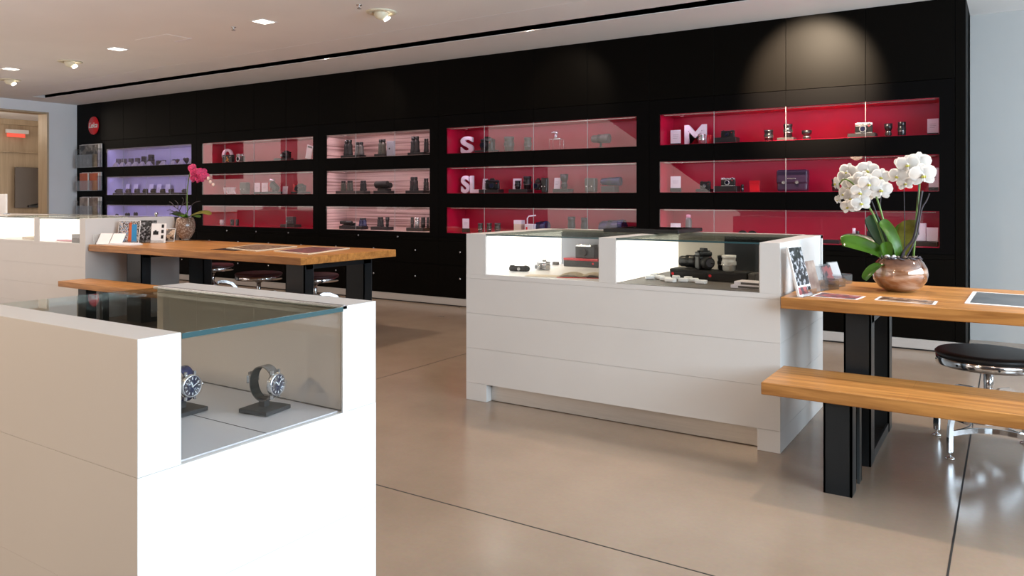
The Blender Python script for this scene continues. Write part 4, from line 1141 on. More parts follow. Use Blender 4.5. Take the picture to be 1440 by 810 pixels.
# ---- left counter contents
LZ = .7545
citem('box', -8.92, 4.42, .42, .05, .14, 'flat cream box in the far left lit case', body='cream', z=LZ)
citem('box', -8.98, 4.22, .2, .025, .10, 'low cream box before the flat cream box', body='cream', z=LZ)
citem('box', -7.98, 4.40, .16, .12, .10, 'lilac box in the left counter case', body='indigo', z=LZ)
citem('box', -8.17, 4.36, .16, .05, .10, 'small lilac grey box left of the lilac box', body='indigo', z=LZ)
citem('box', -8.25, 4.24, .3, .015, .10, 'flat pink card box in the left counter case', body='pinkpaper', z=LZ)
t = citem('box', -7.86, 4.18, .20, .085, .12, 'dark grey box right of the lilac box', body='grey', z=LZ)
t = citem('box', -7.875, 4.60, .20, .10, .12, 'brown box with pale ribbon behind dark grey box', body='cream', z=LZ)
MB().m('card').tube([(0, -.03, .10), (.0, -.03, .125), (.02, -.03, .12), (.01, -.03, .10)], .004, 6).build('ribbon', t)
t = thing('white_placard', 'white upright panel standing on the far left counter top', 'sign', (-10.83, 4.70, 1.0005), 0)
MB().m('white').box(-.22, .20, -.01, .01, 0, .255, .002).build('panel', t)
MB().m('silver').box(-.25, .20, -.04, .04, 0, .008).build('foot', t)
t = thing('glass_knob', 'small bright glass knob on the left counter top', 'knob', (-7.90, 5.00, 1.0005), 0)
MB().m('chrome').lathe([(.012, 0), (.010, .012), (.018, .022), (.02, .034), (.012, .044), (0, .046)], 18).build('knob', t)

# ================================================================== TABLES AND BENCHES
def post_frame(t, x0, x1, yf, yr, ztop, dep=.10):
    """end frame of flat steel: front and rear channel posts joined top and bottom"""
    w = x1 - x0
    def chan(y, flip):
        b = MB().m('darksteel').box(x0, x1, y, y + .010, .0, ztop - .004)       # face plate
        s = -1 if flip else 1
        b.box(x0, x0 + .008, y, y + dep, 0, ztop - .004).box(x1 - .008, x1, y, y + dep, 0.0, ztop - .004)
        b.m('steeledge').box(x1 - .008, x1 + .0004, y + dep - .003, y + dep + .0005, 0, ztop - .005)
        return b
    f = chan(yf, False).build('leg', t)
    r = chan(yr, True).build('leg', t)
    MB().m('darksteel').box(x0 + .01, x1 - .01, yf + .02, yr + dep - .01, .0, .012).box(x1 - .012, x1 - .003, yf + dep, yr, 0.0, .045).build('foot_rail', t)
    MB().m('darksteel').box(x0, x1, yf + .02, yr + dep - .01, ztop - .055, ztop - .0015).build('top_rail', t)
# right table: x from -0.888 to +1.9
TT = .745
t = thing('long_table', 'long oak table carrying the white orchid, on dark steel legs', 'table', (-.888, 3.655, 0))
MB().m('wood_x').box(0, 2.7, 0, .90, TT - .052, TT, .003).build('table_top', t)
post_frame(t, .255, .368, .10, .72, TT - .052)
post_frame(t, 2.25, 2.363, .10, .72, TT - .052)
t = thing('bench', 'long oak bench in front of the white orchid table', 'bench', (-.882, 3.30, 0))
MB().m('wood_x').box(0, 2.7, 0, .385, .373, .425, .003).build('seat', t)
def bench_leg(t, x0, x1, y0, y1, zt_):
    b = MB().m('darksteel').box(x0, x1, y0, y0 + .010, 0, zt_ - .001).box(x1 - .010, x1, y0, y0 + .09, 0, zt_ - .001).box(x0, x0 + .008, y0, y0 + .09, 0, zt_ - .001)
    b.box(x0, x1, y1 - .01, y1, 0, zt_ - .001).box(x1 - .010, x1, y1 - .06, y1, 0, zt_ - .001)
    b.box(x0 + .01, x1 - .012, y0 + .02, y1 - .01, zt_ - .03, zt_ - .001)
    b.m('steeledge').box(x1 - .010, x1 + .0005, y0 + .0885, y0 + .091, 0, zt_ - .001).box(x1 - .010, x1 + .0005, y1 - .061, y1 - .059, 0, zt_ - .001)
    b.build('leg', t)
bench_leg(t, .243, .352, .03, .27, .373)
bench_leg(t, 2.25, 2.36, .03, .27, .373)
# left table
t = thing('long_table', 'long oak table with the pink orchid and leaflets at left', 'table', (-7.61, 4.10, 0))
MB().m('wood_x').box(0, 3.02, 0, 1.10, TT - .062, TT, .003).build('table_top', t)
post_frame(t, .36, .60, .18, .86, TT - .062)
post_frame(t, 2.64, 2.86, .18, .86, TT - .062)
t = thing('bench', 'oak bench partly hidden behind the near pedestal case', 'bench', (-7.50, 3.755, 0))
MB().m('wood_x').box(0, 2.9, 0, .305, .373, .425, .003).build('seat', t)
bench_leg(t, .30, .44, .03, .24, .373)
bench_leg(t, 2.4, 2.54, .03, .24, .373)

# ================================================================== STOOLS
def stool(label, loc, rz, leather):
    t = thing('stool', label, 'stool', loc, rz, 'round swivel stools')
    H = .475; R = .225; FR_ = .270
    MB().m(leather).lathe([(0, H - .03), (R - .012, H - .03), (R - .002, H - .022), (R, H - .012), (R - .01, H - .003), (R - .04, H), (0, H + .002)], 48).build('seat', t)
    rm = MB().m('chrome').lathe([(R - .02, H - .068), (R - .006, H - .068), (R - .004, H - .066), (R - .004, H - .032), (R - .006, H - .030), (R - .02, H - .030)], 48).build('seat_rim', t)
    b = MB().m('blk2')
    for k in range(8):
        a = 2 * PI * k / 8
        b.cyl(((R - .005) * math.cos(a), (R - .005) * math.sin(a), H - .05), ((R - .002) * math.cos(a), (R - .002) * math.sin(a), H - .05), .005, n=10)
    b.build('rim_screws', rm)
    MB().m('chrome').cyl((0, 0, .20), (0, 0, H - .06), .021, n=20).lathe([(.028, .0), (.05, .03), (.09, .04)], 20, T(0, 0, H - .10), close=False).build('column', t)
    MB().m('chrome').lathe([(0.0, .20), (.035, .20), (.05, .225), (.048, .25), (.03, .272), (.026, .285), (0, .285)], 24).build('hub', t)
    for k in range(4):
        a = 2 * PI * k / 4 + PI / 4
        ca, sa = math.cos(a), math.sin(a)
        pts = [(.03, .255), (.08, .275), (.15, .270), (.21, .245), (.25, .20), (.265, .15), (.269, .10), (.270, .03)]
        P = [(r * ca, r * sa, z) for r, z in pts]
        lg = MB().m('chrome').tube(P, .01, flat=(.012, .030)).build('leg', t)
        MB().m('chrome').cyl((FR_ * ca, FR_ * sa, .008), (FR_ * ca, FR_ * sa, .045), .007, n=12).lathe([(.021, 0), (.022, .005), (.014, .010), (.008, .012)], 20, T(FR_ * ca, FR_ * sa, 0)).build('foot', lg)
    # flat footrest band curving between the legs
    for k in range(4):
        a0 = 2 * PI * k / 4 + PI / 4; a1 = a0 + PI / 2
        A = Vector((math.cos(a0), math.sin(a0), 0)) * .267; B_ = Vector((math.cos(a1), math.sin(a1), 0)) * .267
        mid = (A + B_) / 2
        P = []
        for i in range(13):
            u = i / 12
            P.append(A.lerp(B_, u) - mid.normalized() * .115 * math.sin(u * PI) + Vector((0, 0, .115)))
        MB().m('chrome').tube(P, .01, flat=(.008, .024)).build('foot_rest', t)
    return t
stool('round stool with black seat and chrome legs beside the right table', (-.085, 4.30, 0), math.radians(12), 'black_leather')
for (px, py, lab) in ((443, 389, 'maroon seated chrome stool nearest the right end of the left table'), (364, 388, 'middle maroon seated chrome stool behind the left table'), (299, 379, 'leftmost maroon seated chrome stool behind the left table')):
    x, y = zt(px, py, .45)
    yy = {443: 5.18, 364: 5.0, 299: 5.36}[px]
    stool(lab, (x * yy / y, yy, 0), .4, 'maroon_leather')

# ================================================================== THINGS ON THE TABLES
def flat_sheet(name, label, cat, pts, z, pic, border=.012, th=.0012, base='white', group=None, extra=None):
    """printed sheet lying flat; pts = four floor-plan corners"""
    P = [Vector((p[0], p[1], 0)) for p in pts]; c_ = sum(P, Vector()) / 4
    t = thing(name, label, cat, (c_.x, c_.y, z), 0, group)
    b = MB().m(base)
    def slab(k, z0, z1):
        lo = [b.bm.verts.new(((p - c_) * k) + Vector((0, 0, z0))) for p in P]; hi = [b.bm.verts.new(((p - c_) * k) + Vector((0, 0, z1))) for p in P]
        b.bm.faces.new(lo[::-1]); b.bm.faces.new(hi)
        for i in range(4): b.bm.faces.new([lo[i], lo[(i + 1) % 4], hi[(i + 1) % 4], hi[i]])
        b._fin(lo + hi, False)
    slab(1.0, 0, th); b.build('sheet', t)
    b = MB().m(pic); slab(1 - border * 8, th, th + .0004); b.build('printed_picture', t)
    if extra: extra(t)
    return t
TZ = TT + .0006
flat_sheet('leaflet', 'red and grey picture leaflet flat on table near centre counter', 'leaflet', [(-.775, 3.745), (-.575, 3.735), (-.560, 3.88), (-.765, 3.93)], TZ, PIC['redgrey'])
flat_sheet('leaflet', 'dark picture leaflet flat on table before the copper pot', 'leaflet', [(-.510, 3.773), (-.268, 3.74), (-.266, 3.87), (-.505, 3.92)], TZ, PIC['warm'])
def lines(t):
    b = MB().m('card')
    P = [(-.08, .10, .0018), (-.02, .04, .0018), (.06, .02, .0018), (.14, -.05, .0018)]
    b.tube(P, .0012, 5); b.build('printed_line', t)
flat_sheet('framed_print', 'large white bordered grey print flat on the right table', 'print', [(-.164, 3.86), (.24, 3.82), (.25, 4.30), (-.150, 4.36)], TZ, PIC['grey'], .011, .003, 'white', None, lines)
# leaning photo block against the counter side
t = thing('photo_stand', 'tall black and white photo display leaning against the centre counter', 'photo stand', (-.800, 3.775, TZ), math.radians(80))
mt = RX(math.radians(-14))
MB().m('white').box(-.075, .075, 0, .012, 0, .235, .001, mt).build('board', t)
MB().m(PIC['bw']).box(-.070, .070, -.0012, 0, .05, .23, 0, mt).build('photograph', t)
MB().m(PIC['redgrey']).box(-.070, .030, -.0012, 0, .008, .042, 0, mt).m(PIC['bw']).box(.035, .070, -.0012, 0, .008, .042, 0, mt).build('caption_strip', t)
MB().m('acrylic').box(-.078, .078, -.02, -.017, 0, .03).box(-.078, .078, -.02, .02, -.0004, .002).build('acrylic_foot', t)
t = thing('card_holder', 'brown booklet in a holder behind the tall photo display', 'brochure holder', (-.80, 3.99, TZ), math.radians(78))
MB().m(PIC['brown']).box(-.055, .055, 0, .008, 0.002, .15, 0, mt).build('booklet', t)
MB().m('acrylic').box(-.06, .06, .012, .015, 0, .12, 0, mt).box(-.06, .06, -.03, .04, -.0003, .002).build('acrylic_stand', t)
for i, (x, y, lab, pm) in enumerate(((-.78, 4.10, 'empty clear acrylic card holder beside brown booklet', None), (-.775, 4.25, 'clear acrylic holder with a red printed card', 'redgrey'), (-.77, 4.42, 'rearmost frosted acrylic holder on the right table', 'frost'))):
    t = thing('card_holder', lab, 'card holder', (x, y, TZ), math.radians(70), 'acrylic card holders on the right table')
    m2 = RX(math.radians(-20))
    b = MB().m('acrylic').box(-.05, .05, 0, .003, 0.004, .12, 0, m2).box(-.05, .05, -.045, .0, 0, .003).box(-.05, .05, -.048, -.045, 0, .045)
    b.box(-.052, -.049, -.046, .03, 0, .05).box(.049, .052, -.046, .03, 0, .05)
    b.build('holder', t)
    if pm == 'redgrey': MB().m(PIC['redgrey']).box(-.042, .042, -.003, -.001, .01, .11, 0, m2).build('card', t)
    if pm == 'frost': MB().m(mat('frosted_grey', (.45, .45, .46), .4)).box(-.045, .045, -.003, -.001, .006, .115, 0, m2).build('card', t)

# left table things
def brochure(label, x, y, rz, w, h, pic, tilt=-14, base='white', z=TZ, foot=True, cat='brochure', extra=None):
    t = thing('brochure_stand', label, cat, (x, y, z), rz)
    m2 = RX(math.radians(tilt))
    MB().m(base).box(-w / 2, w / 2, 0, .006, .003, h, 0, m2).build('board', t)
    if pic: MB().m(pic).box(-w / 2 + .004, w / 2 - .004, -.001, 0, .008, h - .004, 0, m2).build('picture', t)
    if foot: MB().m('acrylic').box(-w / 2, w / 2, -.03, .05, 0, .003).box(-w / 2, w / 2, -.032, -.029, 0, .03).build('acrylic_foot', t)
    if extra: extra(t, m2)
    return t
FRZ = math.radians(38)
t = thing('open_leaflet', 'open white folded leaflets in a clear holder at table left end', 'leaflet holder', (-7.45, 4.21, TZ), math.radians(25))
MB().m('white').box(-.135, -.005, 0, .004, .004, .13, 0, RX(math.radians(-35))).build('left_leaf', t)
MB().m('white').box(.005, .135, 0, .004, .004, .13, 0, RX(math.radians(-35))).build('right_leaf', t)
MB().m('acrylic').prism([(-.14, 0), (.14, 0), (.14, .002), (-.14, .002)], -.03, .10).box(-.142, -.139, -.03, .10, 0, .10).build('holder', t)
t = thing('paper_stack', 'low stack of white leaflets lying before the tall brochures', 'leaflets', (-7.27, 4.27, TZ), math.radians(10))
MB().m('white').box(-.15, .15, -.08, .08, 0, .012).build('lower_sheets', t)
MB().m('card').box(-.12, .13, -.07, .07, .0122, .018, 0, RZ(.1)).build('upper_sheets', t)
def stripes(t, m2):
    MB().m(PIC['multi']).box(-.09, .0, -.002, -.001, .01, .225, 0, m2).build('picture_strip', t)
    MB().m(PIC['orange']).box(.0, .035, -.002, -.001, .01, .215, 0, m2 @ RY(-.06)).build('orange_strip', t)
    MB().m(mat('blue_strip', (.02, .22, .45), .4)).box(.035, .085, -.002, -.001, .01, .195, 0, m2 @ RY(-.06)).build('blue_strip', t)
brochure('tall magazine with orange and blue strips on the left table', -7.44, 4.40, FRZ, .21, .235, PIC['bw2'], extra=stripes)
brochure('black and white patterned brochure between the two white ones', -7.42, 4.585, FRZ, .17, .235, PIC['bw'], base='blk')
def marks(t, m2):
    b = MB().m('blk')
    b.box(-.055, .0, -.0025, -.001, .085, .12, 0, m2).box(-.04, -.02, -.0025, -.001, .12, .13, 0, m2)
    for k in range(3): b.box(.03, .055, -.0025, -.001, .045 + k * .055, .08 + k * .055, 0, m2)
    b.build('printed_marks', t)
brochure('white card with small black prints standing on the left table', -7.29, 4.63, math.radians(30), .155, .20, None, tilt=-8, extra=marks)
brochure('small brown picture card standing beside the pink orchid pot', -7.45, 4.83, FRZ, .155, .145, PIC['warm'], tilt=-20)
t = flat_sheet('open_book', 'open picture book on the left table, rear one with bright page', 'book', [zt(318, 350, TT)[:2], zt(360, 354, TT)[:2], zt(418, 347.5, TT)[:2], zt(360, 344.5, TT)[:2]], TZ, PIC['warm'], .012, .008, 'cream')
flat_sheet('open_book', 'open picture book on the left table, nearer its right end', 'book', [zt(385, 354, TT)[:2], zt(433, 358.5, TT)[:2], zt(492, 350, TT)[:2], zt(440, 347.8, TT)[:2]], TZ, PIC['redgrey'], .012, .008, 'cream')
flat_sheet('desk_mat', 'thin black mat lying left of the open picture books', 'mat', [zt(296, 351, TT)[:2], zt(330, 353, TT)[:2], zt(352, 351, TT)[:2], zt(316, 349.2, TT)[:2]], TZ, M['blk'], .005, .002, 'blk')

# ================================================================== ORCHIDS
def leaf(t, spine, width, mname, name='leaf', label=None, fold=.25, up=Vector((0, -.3, 1))):
    """spine: list of points; a strap leaf with a midrib fold and rounded tip"""
    n = len(spine) * 4
    # catmull-rom resample
    def cr(u):
        s_ = u * (len(spine) - 1); i = min(int(s_), len(spine) - 2); f = s_ - i
        p = [spine[max(i - 1, 0)], spine[i], spine[i + 1], spine[min(i + 2, len(spine) - 1)]]
        return 0.5 * ((2 * p[1]) + (p[2] - p[0]) * f + (2 * p[0] - 5 * p[1] + 4 * p[2] - p[3]) * f * f + (3 * p[1] - p[0] - 3 * p[2] + p[3]) * f ** 3)
    C_ = [cr(i / n) for i in range(n + 1)]
    P = []
    for i, c_ in enumerate(C_):
        u = i / n
        tn = (C_[min(i + 1, n)] - C_[max(i - 1, 0)]).normalized()
        sd = tn.cross(up).normalized(); nn = sd.cross(tn).normalized()
        w = width * (0.35 + .65 * math.sin(min(1, u * 1.6) * PI / 2)) * math.sqrt(max(0, 1 - ((u - .55) / .45) ** 2 if u > .55 else 1)) + .0012
        row = []
        for v in (-1, -.75, -.5, -.25, 0, .25, .5, .75, 1):
            row.append(c_ + sd * (v * w / 2) + nn * (abs(v) ** 1.3 * w * fold * .5))
        P.append(row)
    o = MB().m(mname).grid(P, .0016).build(name, t)
    if label: o['label'] = label
    return o
def blossom(t, pos, face, R, roll, pm='petal', lipm='petal_throat', name='flower', openness=1.0):
    """phalaenopsis bloom: two broad petals, three sepals, a lip; faces along `face`"""
    face = Vector(face).normalized()
    q = face.to_track_quat('Z', 'Y').to_matrix().to_4x4()
    # upright: local Y as close to world up as possible
    zax = face; xax = Vector((0, 0, 1)).cross(zax)
    xax = xax.normalized() if xax.length > .05 else Vector((1, 0, 0)); yax = zax.cross(xax)
    Mx = Matrix((xax, yax, zax)).transposed().to_4x4()
    Mx = T(pos) @ Mx @ RZ(roll)
    b = MB().m(pm)
    def petal(ang, L, Wd, cup, off):
        P = []; n = 7
        for i in range(n + 1):
            u = i / n
            w = Wd * math.sin(PI * min(1, (u * .86 + .09))) ** .6
            row = []
            for v in (-1, -.6, -.2, .2, .6, 1):
                x_ = v * w / 2 + .0; y_ = u * L
                z_ = off + cup * (u * u) * L - abs(v) ** 2 * w * .10 + .05 * L * math.sin(u * PI) + .02 * L * math.sin(v * 3 + u * 5)
                p = Vector((x_, y_, z_)); p.rotate(Euler((0, 0, ang))); row.append(Mx @ p)
            P.append(row)
        b.grid(P, .0006)
    cp = -.12 - .5 * (1 - openness)
    for a in (0, math.radians(128), math.radians(-128)): petal(a, R * .95, R * .70, cp - .05, -.0015)
    for a in (math.radians(66), math.radians(-66)): petal(a, R * 1.02, R * 1.18, cp + .12, .0006)
    f = b.build(name, t)
    b = MB().m(lipm)
    b.ball((0, -R * .10, R * .13), R * .11, (.9, 1.3, 1.0), 10, Mx).ball((-R * .13, -R * .12, R * .13), R * .09, (.6, 1.1, .9), 8, Mx).ball((R * .13, -R * .12, R * .13), R * .09, (.6, 1.1, .9), 8, Mx)
    b.m(pm).ball((0, R * .05, R * .13), R * .09, (1, .9, 1.1), 8, Mx).ball((0, -R * .36, R * .12), R * .10, (.8, 1.8, .4), 8, Mx)
    b.build('lip', f)
    return f
# --- white orchid in the copper bowl
PC = Vector((-.452, 4.20, TZ))
t = thing('potted_orchid', 'white orchid in a round copper glass bowl on the right table', 'potted plant', PC)
def L_(px, py, dy=0.0): return at_y(px, py, PC.y + dy) - PC
R_ = .125
MB().m('copper').lathe([(.050, 0), (.062, .002), (.095, .022), (.118, .055), (.1245, .085), (.120, .115), (.104, .145), (.090, .160), (.088, .163), (.085, .160), (.100, .140), (.112, .11), (.112, .09), (.0, .085)], 44).build('bowl', t)
b = MB().m('moss').lathe([(.100, .135), (.085, .148), (.04, .160), (0, .163)], 24, close=False)
for k in range(26):
    a = random.uniform(0, 2 * PI); r = random.uniform(.02, .085)
    b.ball((r * math.cos(a), r * math.sin(a), .150 + random.uniform(0, .02)), random.uniform(.008, .018), (1, 1.2, .7), 8)
b.m('card').ball((-.05, -.05, .168), .016, (1, 1, .8), 10).ball((-.075, -.03, .166), .013, (1, 1, .8), 10).ball((-.02, -.06, .168), .012, n=10)
b.m('twig')
for k in range(16):
    a = random.uniform(0, 2 * PI)
    b.tube([(.06 * math.cos(a), .06 * math.sin(a), .155), (.09 * math.cos(a + .3), .09 * math.sin(a + .3), .172), (.098 * math.cos(a + .7), .098 * math.sin(a + .7), .16)], .0022, 5)
b.build('moss', t)
bowl_top = .155
def to_l(px, py, dy=0): v = L_(px, py, dy); return v
# leaves
leaf(t, [to_l(1252, 372), to_l(1240, 357, -.03), to_l(1215, 346, -.06), to_l(1190, 340, -.08), to_l(1183, 341, -.08)], .080, 'leaf', up=Vector((.25, -.75, .6)))
leaf(t, [to_l(1254, 370, .02), to_l(1240, 348, .04), to_l(1215, 337, .08), to_l(1192, 334, .10), to_l(1182, 337, .1)], .060, 'leaf2', up=Vector((.2, -.5, .8)))
leaf(t, [to_l(1256, 372, 0), to_l(1248, 350, .03), to_l(1236, 330, .05), to_l(1226, 310, .06), to_l(1222, 303, .06)], .085, 'leaf2', up=Vector((.5, -1, .1)))
leaf(t, [to_l(1262, 372, -.01), to_l(1262, 350, -.03), to_l(1252, 328, -.03), to_l(1243, 315, -.02), to_l(1239, 310, -.02)], .062, 'leaf', up=Vector((.8, -1, .2)))
leaf(t, [to_l(1266, 370, .02), to_l(1270, 350, .03), to_l(1276, 330, .04), to_l(1279, 316, .03), to_l(1279, 309, .03)], .095, 'leafy', label='yellowing rounded leaf', up=Vector((.0, -1, .1)))
leaf(t, [to_l(1264, 372, .05), to_l(1266, 350, .07), to_l(1269, 330, .09), to_l(1272, 314, .1)], .090, 'leaf', up=Vector((.1, -1, .1)))
leaf(t, [to_l(1247, 370, -.03), to_l(1238, 372, -.09), to_l(1228, 378, -.12), to_l(1219, 388, -.13), to_l(1216, 394, -.13)], .052, 'leaf', up=Vector((-.3, -.8, .6)))
leaf(t, [to_l(1249, 372, -.03), to_l(1248, 358, -.05), to_l(1246, 345, -.05), to_l(1245, 340, -.05)], .055, 'leaf', up=Vector((.1, -1, .1)))
# stems
def stem(pts, r, m_='stem', nm='stem'):
    P = [to_l(*p) for p in pts]
    Q = []
    for i in range(len(P) - 1):
        for k in range(5): 
            f = k / 5; a = P[max(i - 1, 0)]; b_ = P[i]; c_ = P[i + 1]; d_ = P[min(i + 2, len(P) - 1)]
            Q.append(.5 * ((2 * b_) + (c_ - a) * f + (2 * a - 5 * b_ + 4 * c_ - d_) * f * f + (3 * b_ - a - 3 * c_ + d_) * f ** 3))
    Q.append(P[-1])
    MB().m(m_).tube(Q, [r * (1 - .35 * i / len(Q)) for i in range(len(Q))], 8).build(nm, t)
stem([(1252, 372, 0), (1244, 345, -.01), (1232, 310, -.02), (1219, 286, -.02), (1203, 262, -.01), (1188, 252, .0), (1178, 262, .02)], .0055)
stem([(1257, 372, .01), (1250, 342, .0), (1241, 305, -.01), (1232, 276, -.01), (1222, 252, .0), (1205, 245, .02)], .0055)
stem([(1284, 366, .03), (1287, 330, .02), (1290, 290, .02), (1293, 260, .02), (1291, 240, .0), (1276, 237, -.01), (1262, 243, -.01), (1263, 228, -.01)], .0052)
stem([(1272, 372, .01), (1272, 310, .01), (1271, 252, .01)], .0022, 'twig', 'support_stick')
stem([(1292, 330, .0), (1291, 280, .0), (1292, 248, .0)], .0022, 'twig', 'support_stick')
stem([(1263, 373, -.02), (1272, 352, -.02), (1284, 336, -.01), (1290, 310, .0), (1294, 285, 0), (1297, 268, 0)], .0068, 'twig', 'twig')
stem([(1268, 372, -.03), (1281, 350, -.03), (1290, 328, -.02), (1296, 295, -.01), (1303, 282, 0), (1307, 272, 0)], .0042, 'twig', 'twig')
stem([(1250, 345, .03), (1241, 322, .03), (1234, 305, .03), (1228, 288, .03), (1224, 280, .03)], .0040, 'twig', 'twig')
stem([(1252, 335, .02), (1243, 318, .02), (1238, 290, .02), (1240, 272, .03)], .0030, 'twig', 'twig')
FL = [(1175.5, 258, .03, -1.2, .9), (1178, 281, .02, -.9, .55), (1187, 252, .05, -.7, 1), (1192, 242, .05, -.5, 1), (1194, 264, .02, -.6, 1), (1203, 246, .05, -.4, 1),
      (1202, 259, .0, -.5, 1), (1192, 291, -.01, -.5, .85), (1187, 273, .02, -.8, .9), (1197, 279, .0, -.4, .9), (1210, 271, -.05, .05, 1), (1211, 286, -.05, .15, .95),
      (1222, 259, -.05, .1, 1.05), (1239, 249, .0, .15, .95), (1239, 267, -.03, .2, 1.1), (1220, 240, .03, .0, 1.1), (1228, 273, .03, .0, .8), (1213, 253, .0, -.1, 1),
      (1262, 248, -.02, -.4, .95), (1263, 228, .02, -.8, .55), (1276.5, 232, -.02, -.1, 1.1), (1292, 229, .0, .15, 1.15), (1298, 246.5, -.04, .2, 1.25), (1273, 258, .03, .1, .8), (1285, 248, .04, -.2, .8)]
for i, (px, py, dy, yaw, sz) in enumerate(FL):
    toward = Vector((math.sin(yaw + .10), -math.cos(yaw + .10), random.uniform(-.10, .18)))
    blossom(t, to_l(px, py, dy), toward, .049 * sz, random.uniform(-.25, .25))
# --- pink orchid in the crackle glass pot
PC2 = Vector((-7.507, 5.09, TZ))
t2_ = thing('potted_orchid', 'pink orchid in an egg shaped crackle glass pot on the left table', 'potted plant', PC2)
def to_2(px, py, dy=0.0): return at_y(px, py, PC2.y + dy) - PC2
MB().m('crackle').lathe([(.045, 0), (.05, .006), (.035, .012), (.060, .030), (.092, .085), (.104, .145), (.098, .200), (.082, .245), (.078, .247), (.074, .243), (.09, .2), (.09, .18), (0, .178)], 36).build('pot', t2_)
MB().m('moss').lathe([(.080, .215), (.05, .235), (0, .24)], 20, close=False).build('moss', t2_)
t = t2_
_old = to_l
def to_l(px, py, dy=0): return to_2(px, py, dy)
leaf(t, [to_l(264, 306), to_l(255, 303), to_l(245, 300, .0), to_l(239, 302, .02)], .07, 'leaf2', up=Vector((0, -.5, .8)))
leaf(t, [to_l(264, 306), to_l(275, 301), to_l(288, 299, -.02), to_l(297, 302, -.05)], .07, 'leafy', up=Vector((0, -.5, .8)))
leaf(t, [to_l(262, 306), to_l(258, 303, -.05), to_l(257, 302, -.08), to_l(257, 305, -.10)], .08, 'leaf', up=Vector((0, -.2, 1)))
leaf(t, [to_l(264, 306), to_l(270, 304, -.05), to_l(276, 304, -.12), to_l(281, 306, -.16)], .07, 'leaf', up=Vector((0, -.2, 1)))
stem([(264, 306), (263, 285), (264, 262), (267, 245), (270, 236), (276, 236), (285, 246), (297, 256)], .006)
stem([(261, 306), (261, 275), (262, 250)], .0025, 'twig', 'support_stick')
for pts in ([(258, 304), (252, 296), (244, 290), (236, 288)], [(254, 298), (248, 298), (241, 297)], [(250, 294), (250, 286), (246, 282)], [(252, 297), (256, 288), (258, 281), (256, 278)], [(246, 291), (241, 285), (238, 284)], [(249, 297), (243, 300), (238, 301)], [(256, 289), (262, 284), (266, 285)], [(262, 300), (270, 288), (276, 284), (282, 283)], [(246, 299), (240, 295), (235, 296)]):
    stem([(a, c_, -.02) for a, c_ in pts], .004, 'twig', 'twig')
for (px, py, yaw, sz) in ((270, 237, -.5, 1.0), (277, 244, .2, 1.15), (284, 243, .5, 1.0), (274, 251, 0, .9), (288, 249, .4, .9), (281, 252, .2, .85)):
    blossom(t, to_l(px, py, -.02), (math.sin(yaw + .7), -math.cos(yaw + .7), .1), .058 * sz, random.uniform(-.3, .3), 'pink', 'pink')
for (px, py) in ((293, 251), (296, 256), (300, 260)):
    MB().m('palepink').ball(to_l(px, py, -.02), .016, (1, 1, 1.3), 10).build('bud', t)

# ================================================================== CEILING FITTINGS
def downlight(x, y, lab):
    t = thing('ceiling_downlight', lab, 'ceiling light', (x, y, CEIL), 0, 'square downlights in the ceiling')
    MB().m('white').box(-.085, .085, -.085, -.07, -.004, -.0005).box(-.085, .085, .07, .085, -.004, -.0005).box(-.085, -.07, -.07, .07, -.004, -.0005).box(.07, .085, -.07, .07, -.004, -.0005).build('frame', t)
    MB().m('lamp').box(-.069, .069, -.069, .069, -.002, -.0006).build('lamp_panel', t)
    light('downlight_or_fill_beam', 'SPOT', (x, y, CEIL - .03), 100, (1.0, 0.80, 0.62), .06, None, (0, 0, 0), math.radians(140), .7)
for i, (x, lab) in enumerate(((-10.07, 'farthest square downlight, near the left edge of the ceiling'), (-7.80, 'square downlight second farthest along the ceiling row'), (-5.51, 'nearest visible square downlight, left of the round fitting'), (-3.24, 'square downlight over the aisle left of centre counter'), (-.97, 'square downlight over the right table end'))):
    downlight(x, 4.5, lab)
light('downlight_or_fill_beam', 'SPOT', (1.3, 4.5, CEIL - .03), 100, (1.0, 0.80, 0.62), .06, None, (0, 0, 0), math.radians(140), .7)
for i, (x, y, lab) in enumerate(((-4.40, 4.80, 'nearest round cream gimbal spot on the ceiling'), (-8.96, 4.62, 'middle round cream gimbal spot on the ceiling'), (-11.0, 4.90, 'farthest round cream gimbal spot on the ceiling'))):
    t = thing('ceiling_spot', lab, 'ceiling light', (x, y, CEIL), 0, 'round gimbal spots')
    MB().m('lampcream').lathe([(.125, 0), (.13, -.004), (.115, -.012), (.075, -.012), (.072, -.004)][::-1], 36, close=False).build('trim_ring', t)
    MB().m('lampcream').ball((0, 0, -.012), .062, (1, 1, .9), 20).build('gimbal_ball', t)
    MB().m('lamp').cyl((.03, .035, -.052), (.035, .04, -.062), .030, n=20).build('lamp_face', t)
for x, y, lab in ((-4.39, 4.53, 'small sprinkler head near the closest gimbal spot'), (-5.92, 4.50, 'small sprinkler head left of the nearest square downlight')):
    t = thing('sprinkler_head', lab, 'sprinkler', (x, y, CEIL), 0, 'ceiling sprinklers')
    MB().m('silver').lathe([(0, -.03), (.018, -.030), (.018, -.027), (.006, -.025), (.006, -.006), (.022, -.004), (.024, 0)], 18).build('head', t)
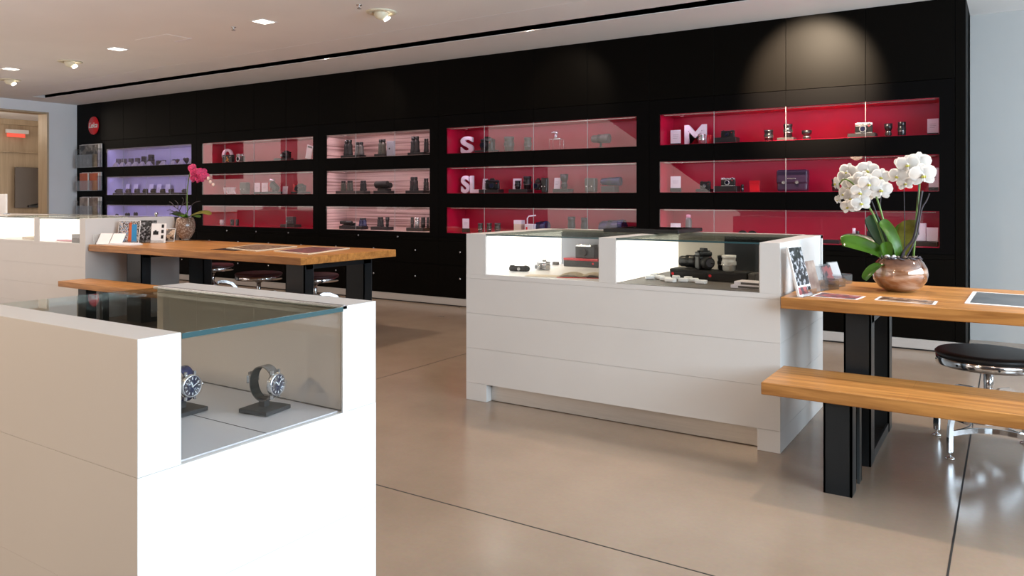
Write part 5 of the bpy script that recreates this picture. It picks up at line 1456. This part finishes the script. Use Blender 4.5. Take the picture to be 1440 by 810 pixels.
t = thing('ceiling_hatch', 'flush access hatch with a thin frame in the ceiling', 'hatch', (-6.95, 4.46, CEIL), 0)
MB().m('ceil').box(-.26, .26, -.12, .12, -.003, -.0005).build('panel', t)
MB().m('card').box(.02, .28, .122, .130, -.006, -.0005).build('metal_edge', t)
# wall washing spots sitting in the slot
for x, p, lab in ((-1.42, 760, 'wall washing spot in the ceiling slot above the M cabinet'), (-3.75, 22, 'wall washing spot in the ceiling slot above the S cabinet'), (-6.4, 12, 'wall washing spot in the ceiling slot above the slatted cabinet')):
    t = thing('slot_spot', lab, 'spot light', (x, 5.995, CEIL + .05), 0, 'wall washers in the ceiling slot')
    MB().m('white').cyl((0, -.02, .10), (0, .012, .0), .042, .046, 24).build('housing', t)
    MB().m('lamp').cyl((0, .012, -.0005), (0, .0125, -.003), .038, n=24).build('lamp_face', t)
    light('wall_wash_beam', 'SPOT', (x, 6.03, CEIL + .0), p, (1.0, 0.80, 0.58), .03, None, (math.radians(60), 0, 0), math.radians(66), .65)

# ================================================================== BACK ROOM
t = thing('exit_light', 'white exit light box glowing red below in the back room', 'exit sign', (-15.42, 6.99, 2.37), 0)
MB().m('white').box(-.02, .04, -.19, .19, .03, .10, .004).build('housing', t)
MB().m(mat('red_glow', (.8, .1, .08), .4, emis=(1, .12, .06), estr=.6)).box(.0, .008, -.17, .14, -.04, .03).build('lit_plate', t)
t = thing('brown_screen', 'large dark brown glass panel on the back room wall', 'screen', (-15.45, 7.28, .90), 0)
MB().m('brownglass').box(0, .03, -.32, .24, .12, .88, .004).build('panel', t)
MB().m('blk').box(.03, .07, -.1, .22, .14, .17).tube([(.05, -.05, .17), (.05, .1, .20), (.05, .22, .25)], .012, 6).build('cable_bundle', t)
light('back_room_lamp', 'POINT', (-14.3, 5.6, 2.45), 22, (1.0, 0.84, 0.66), .15)
for x in (-9.6, -7.2):
    light('downlight_or_fill_beam', 'SPOT', (x, 2.4, CEIL - .03), 80, (1.0, 0.88, 0.78), .06, None, (0, 0, 0), math.radians(160), .7)  # fill spots without fittings, added to brighten the left side
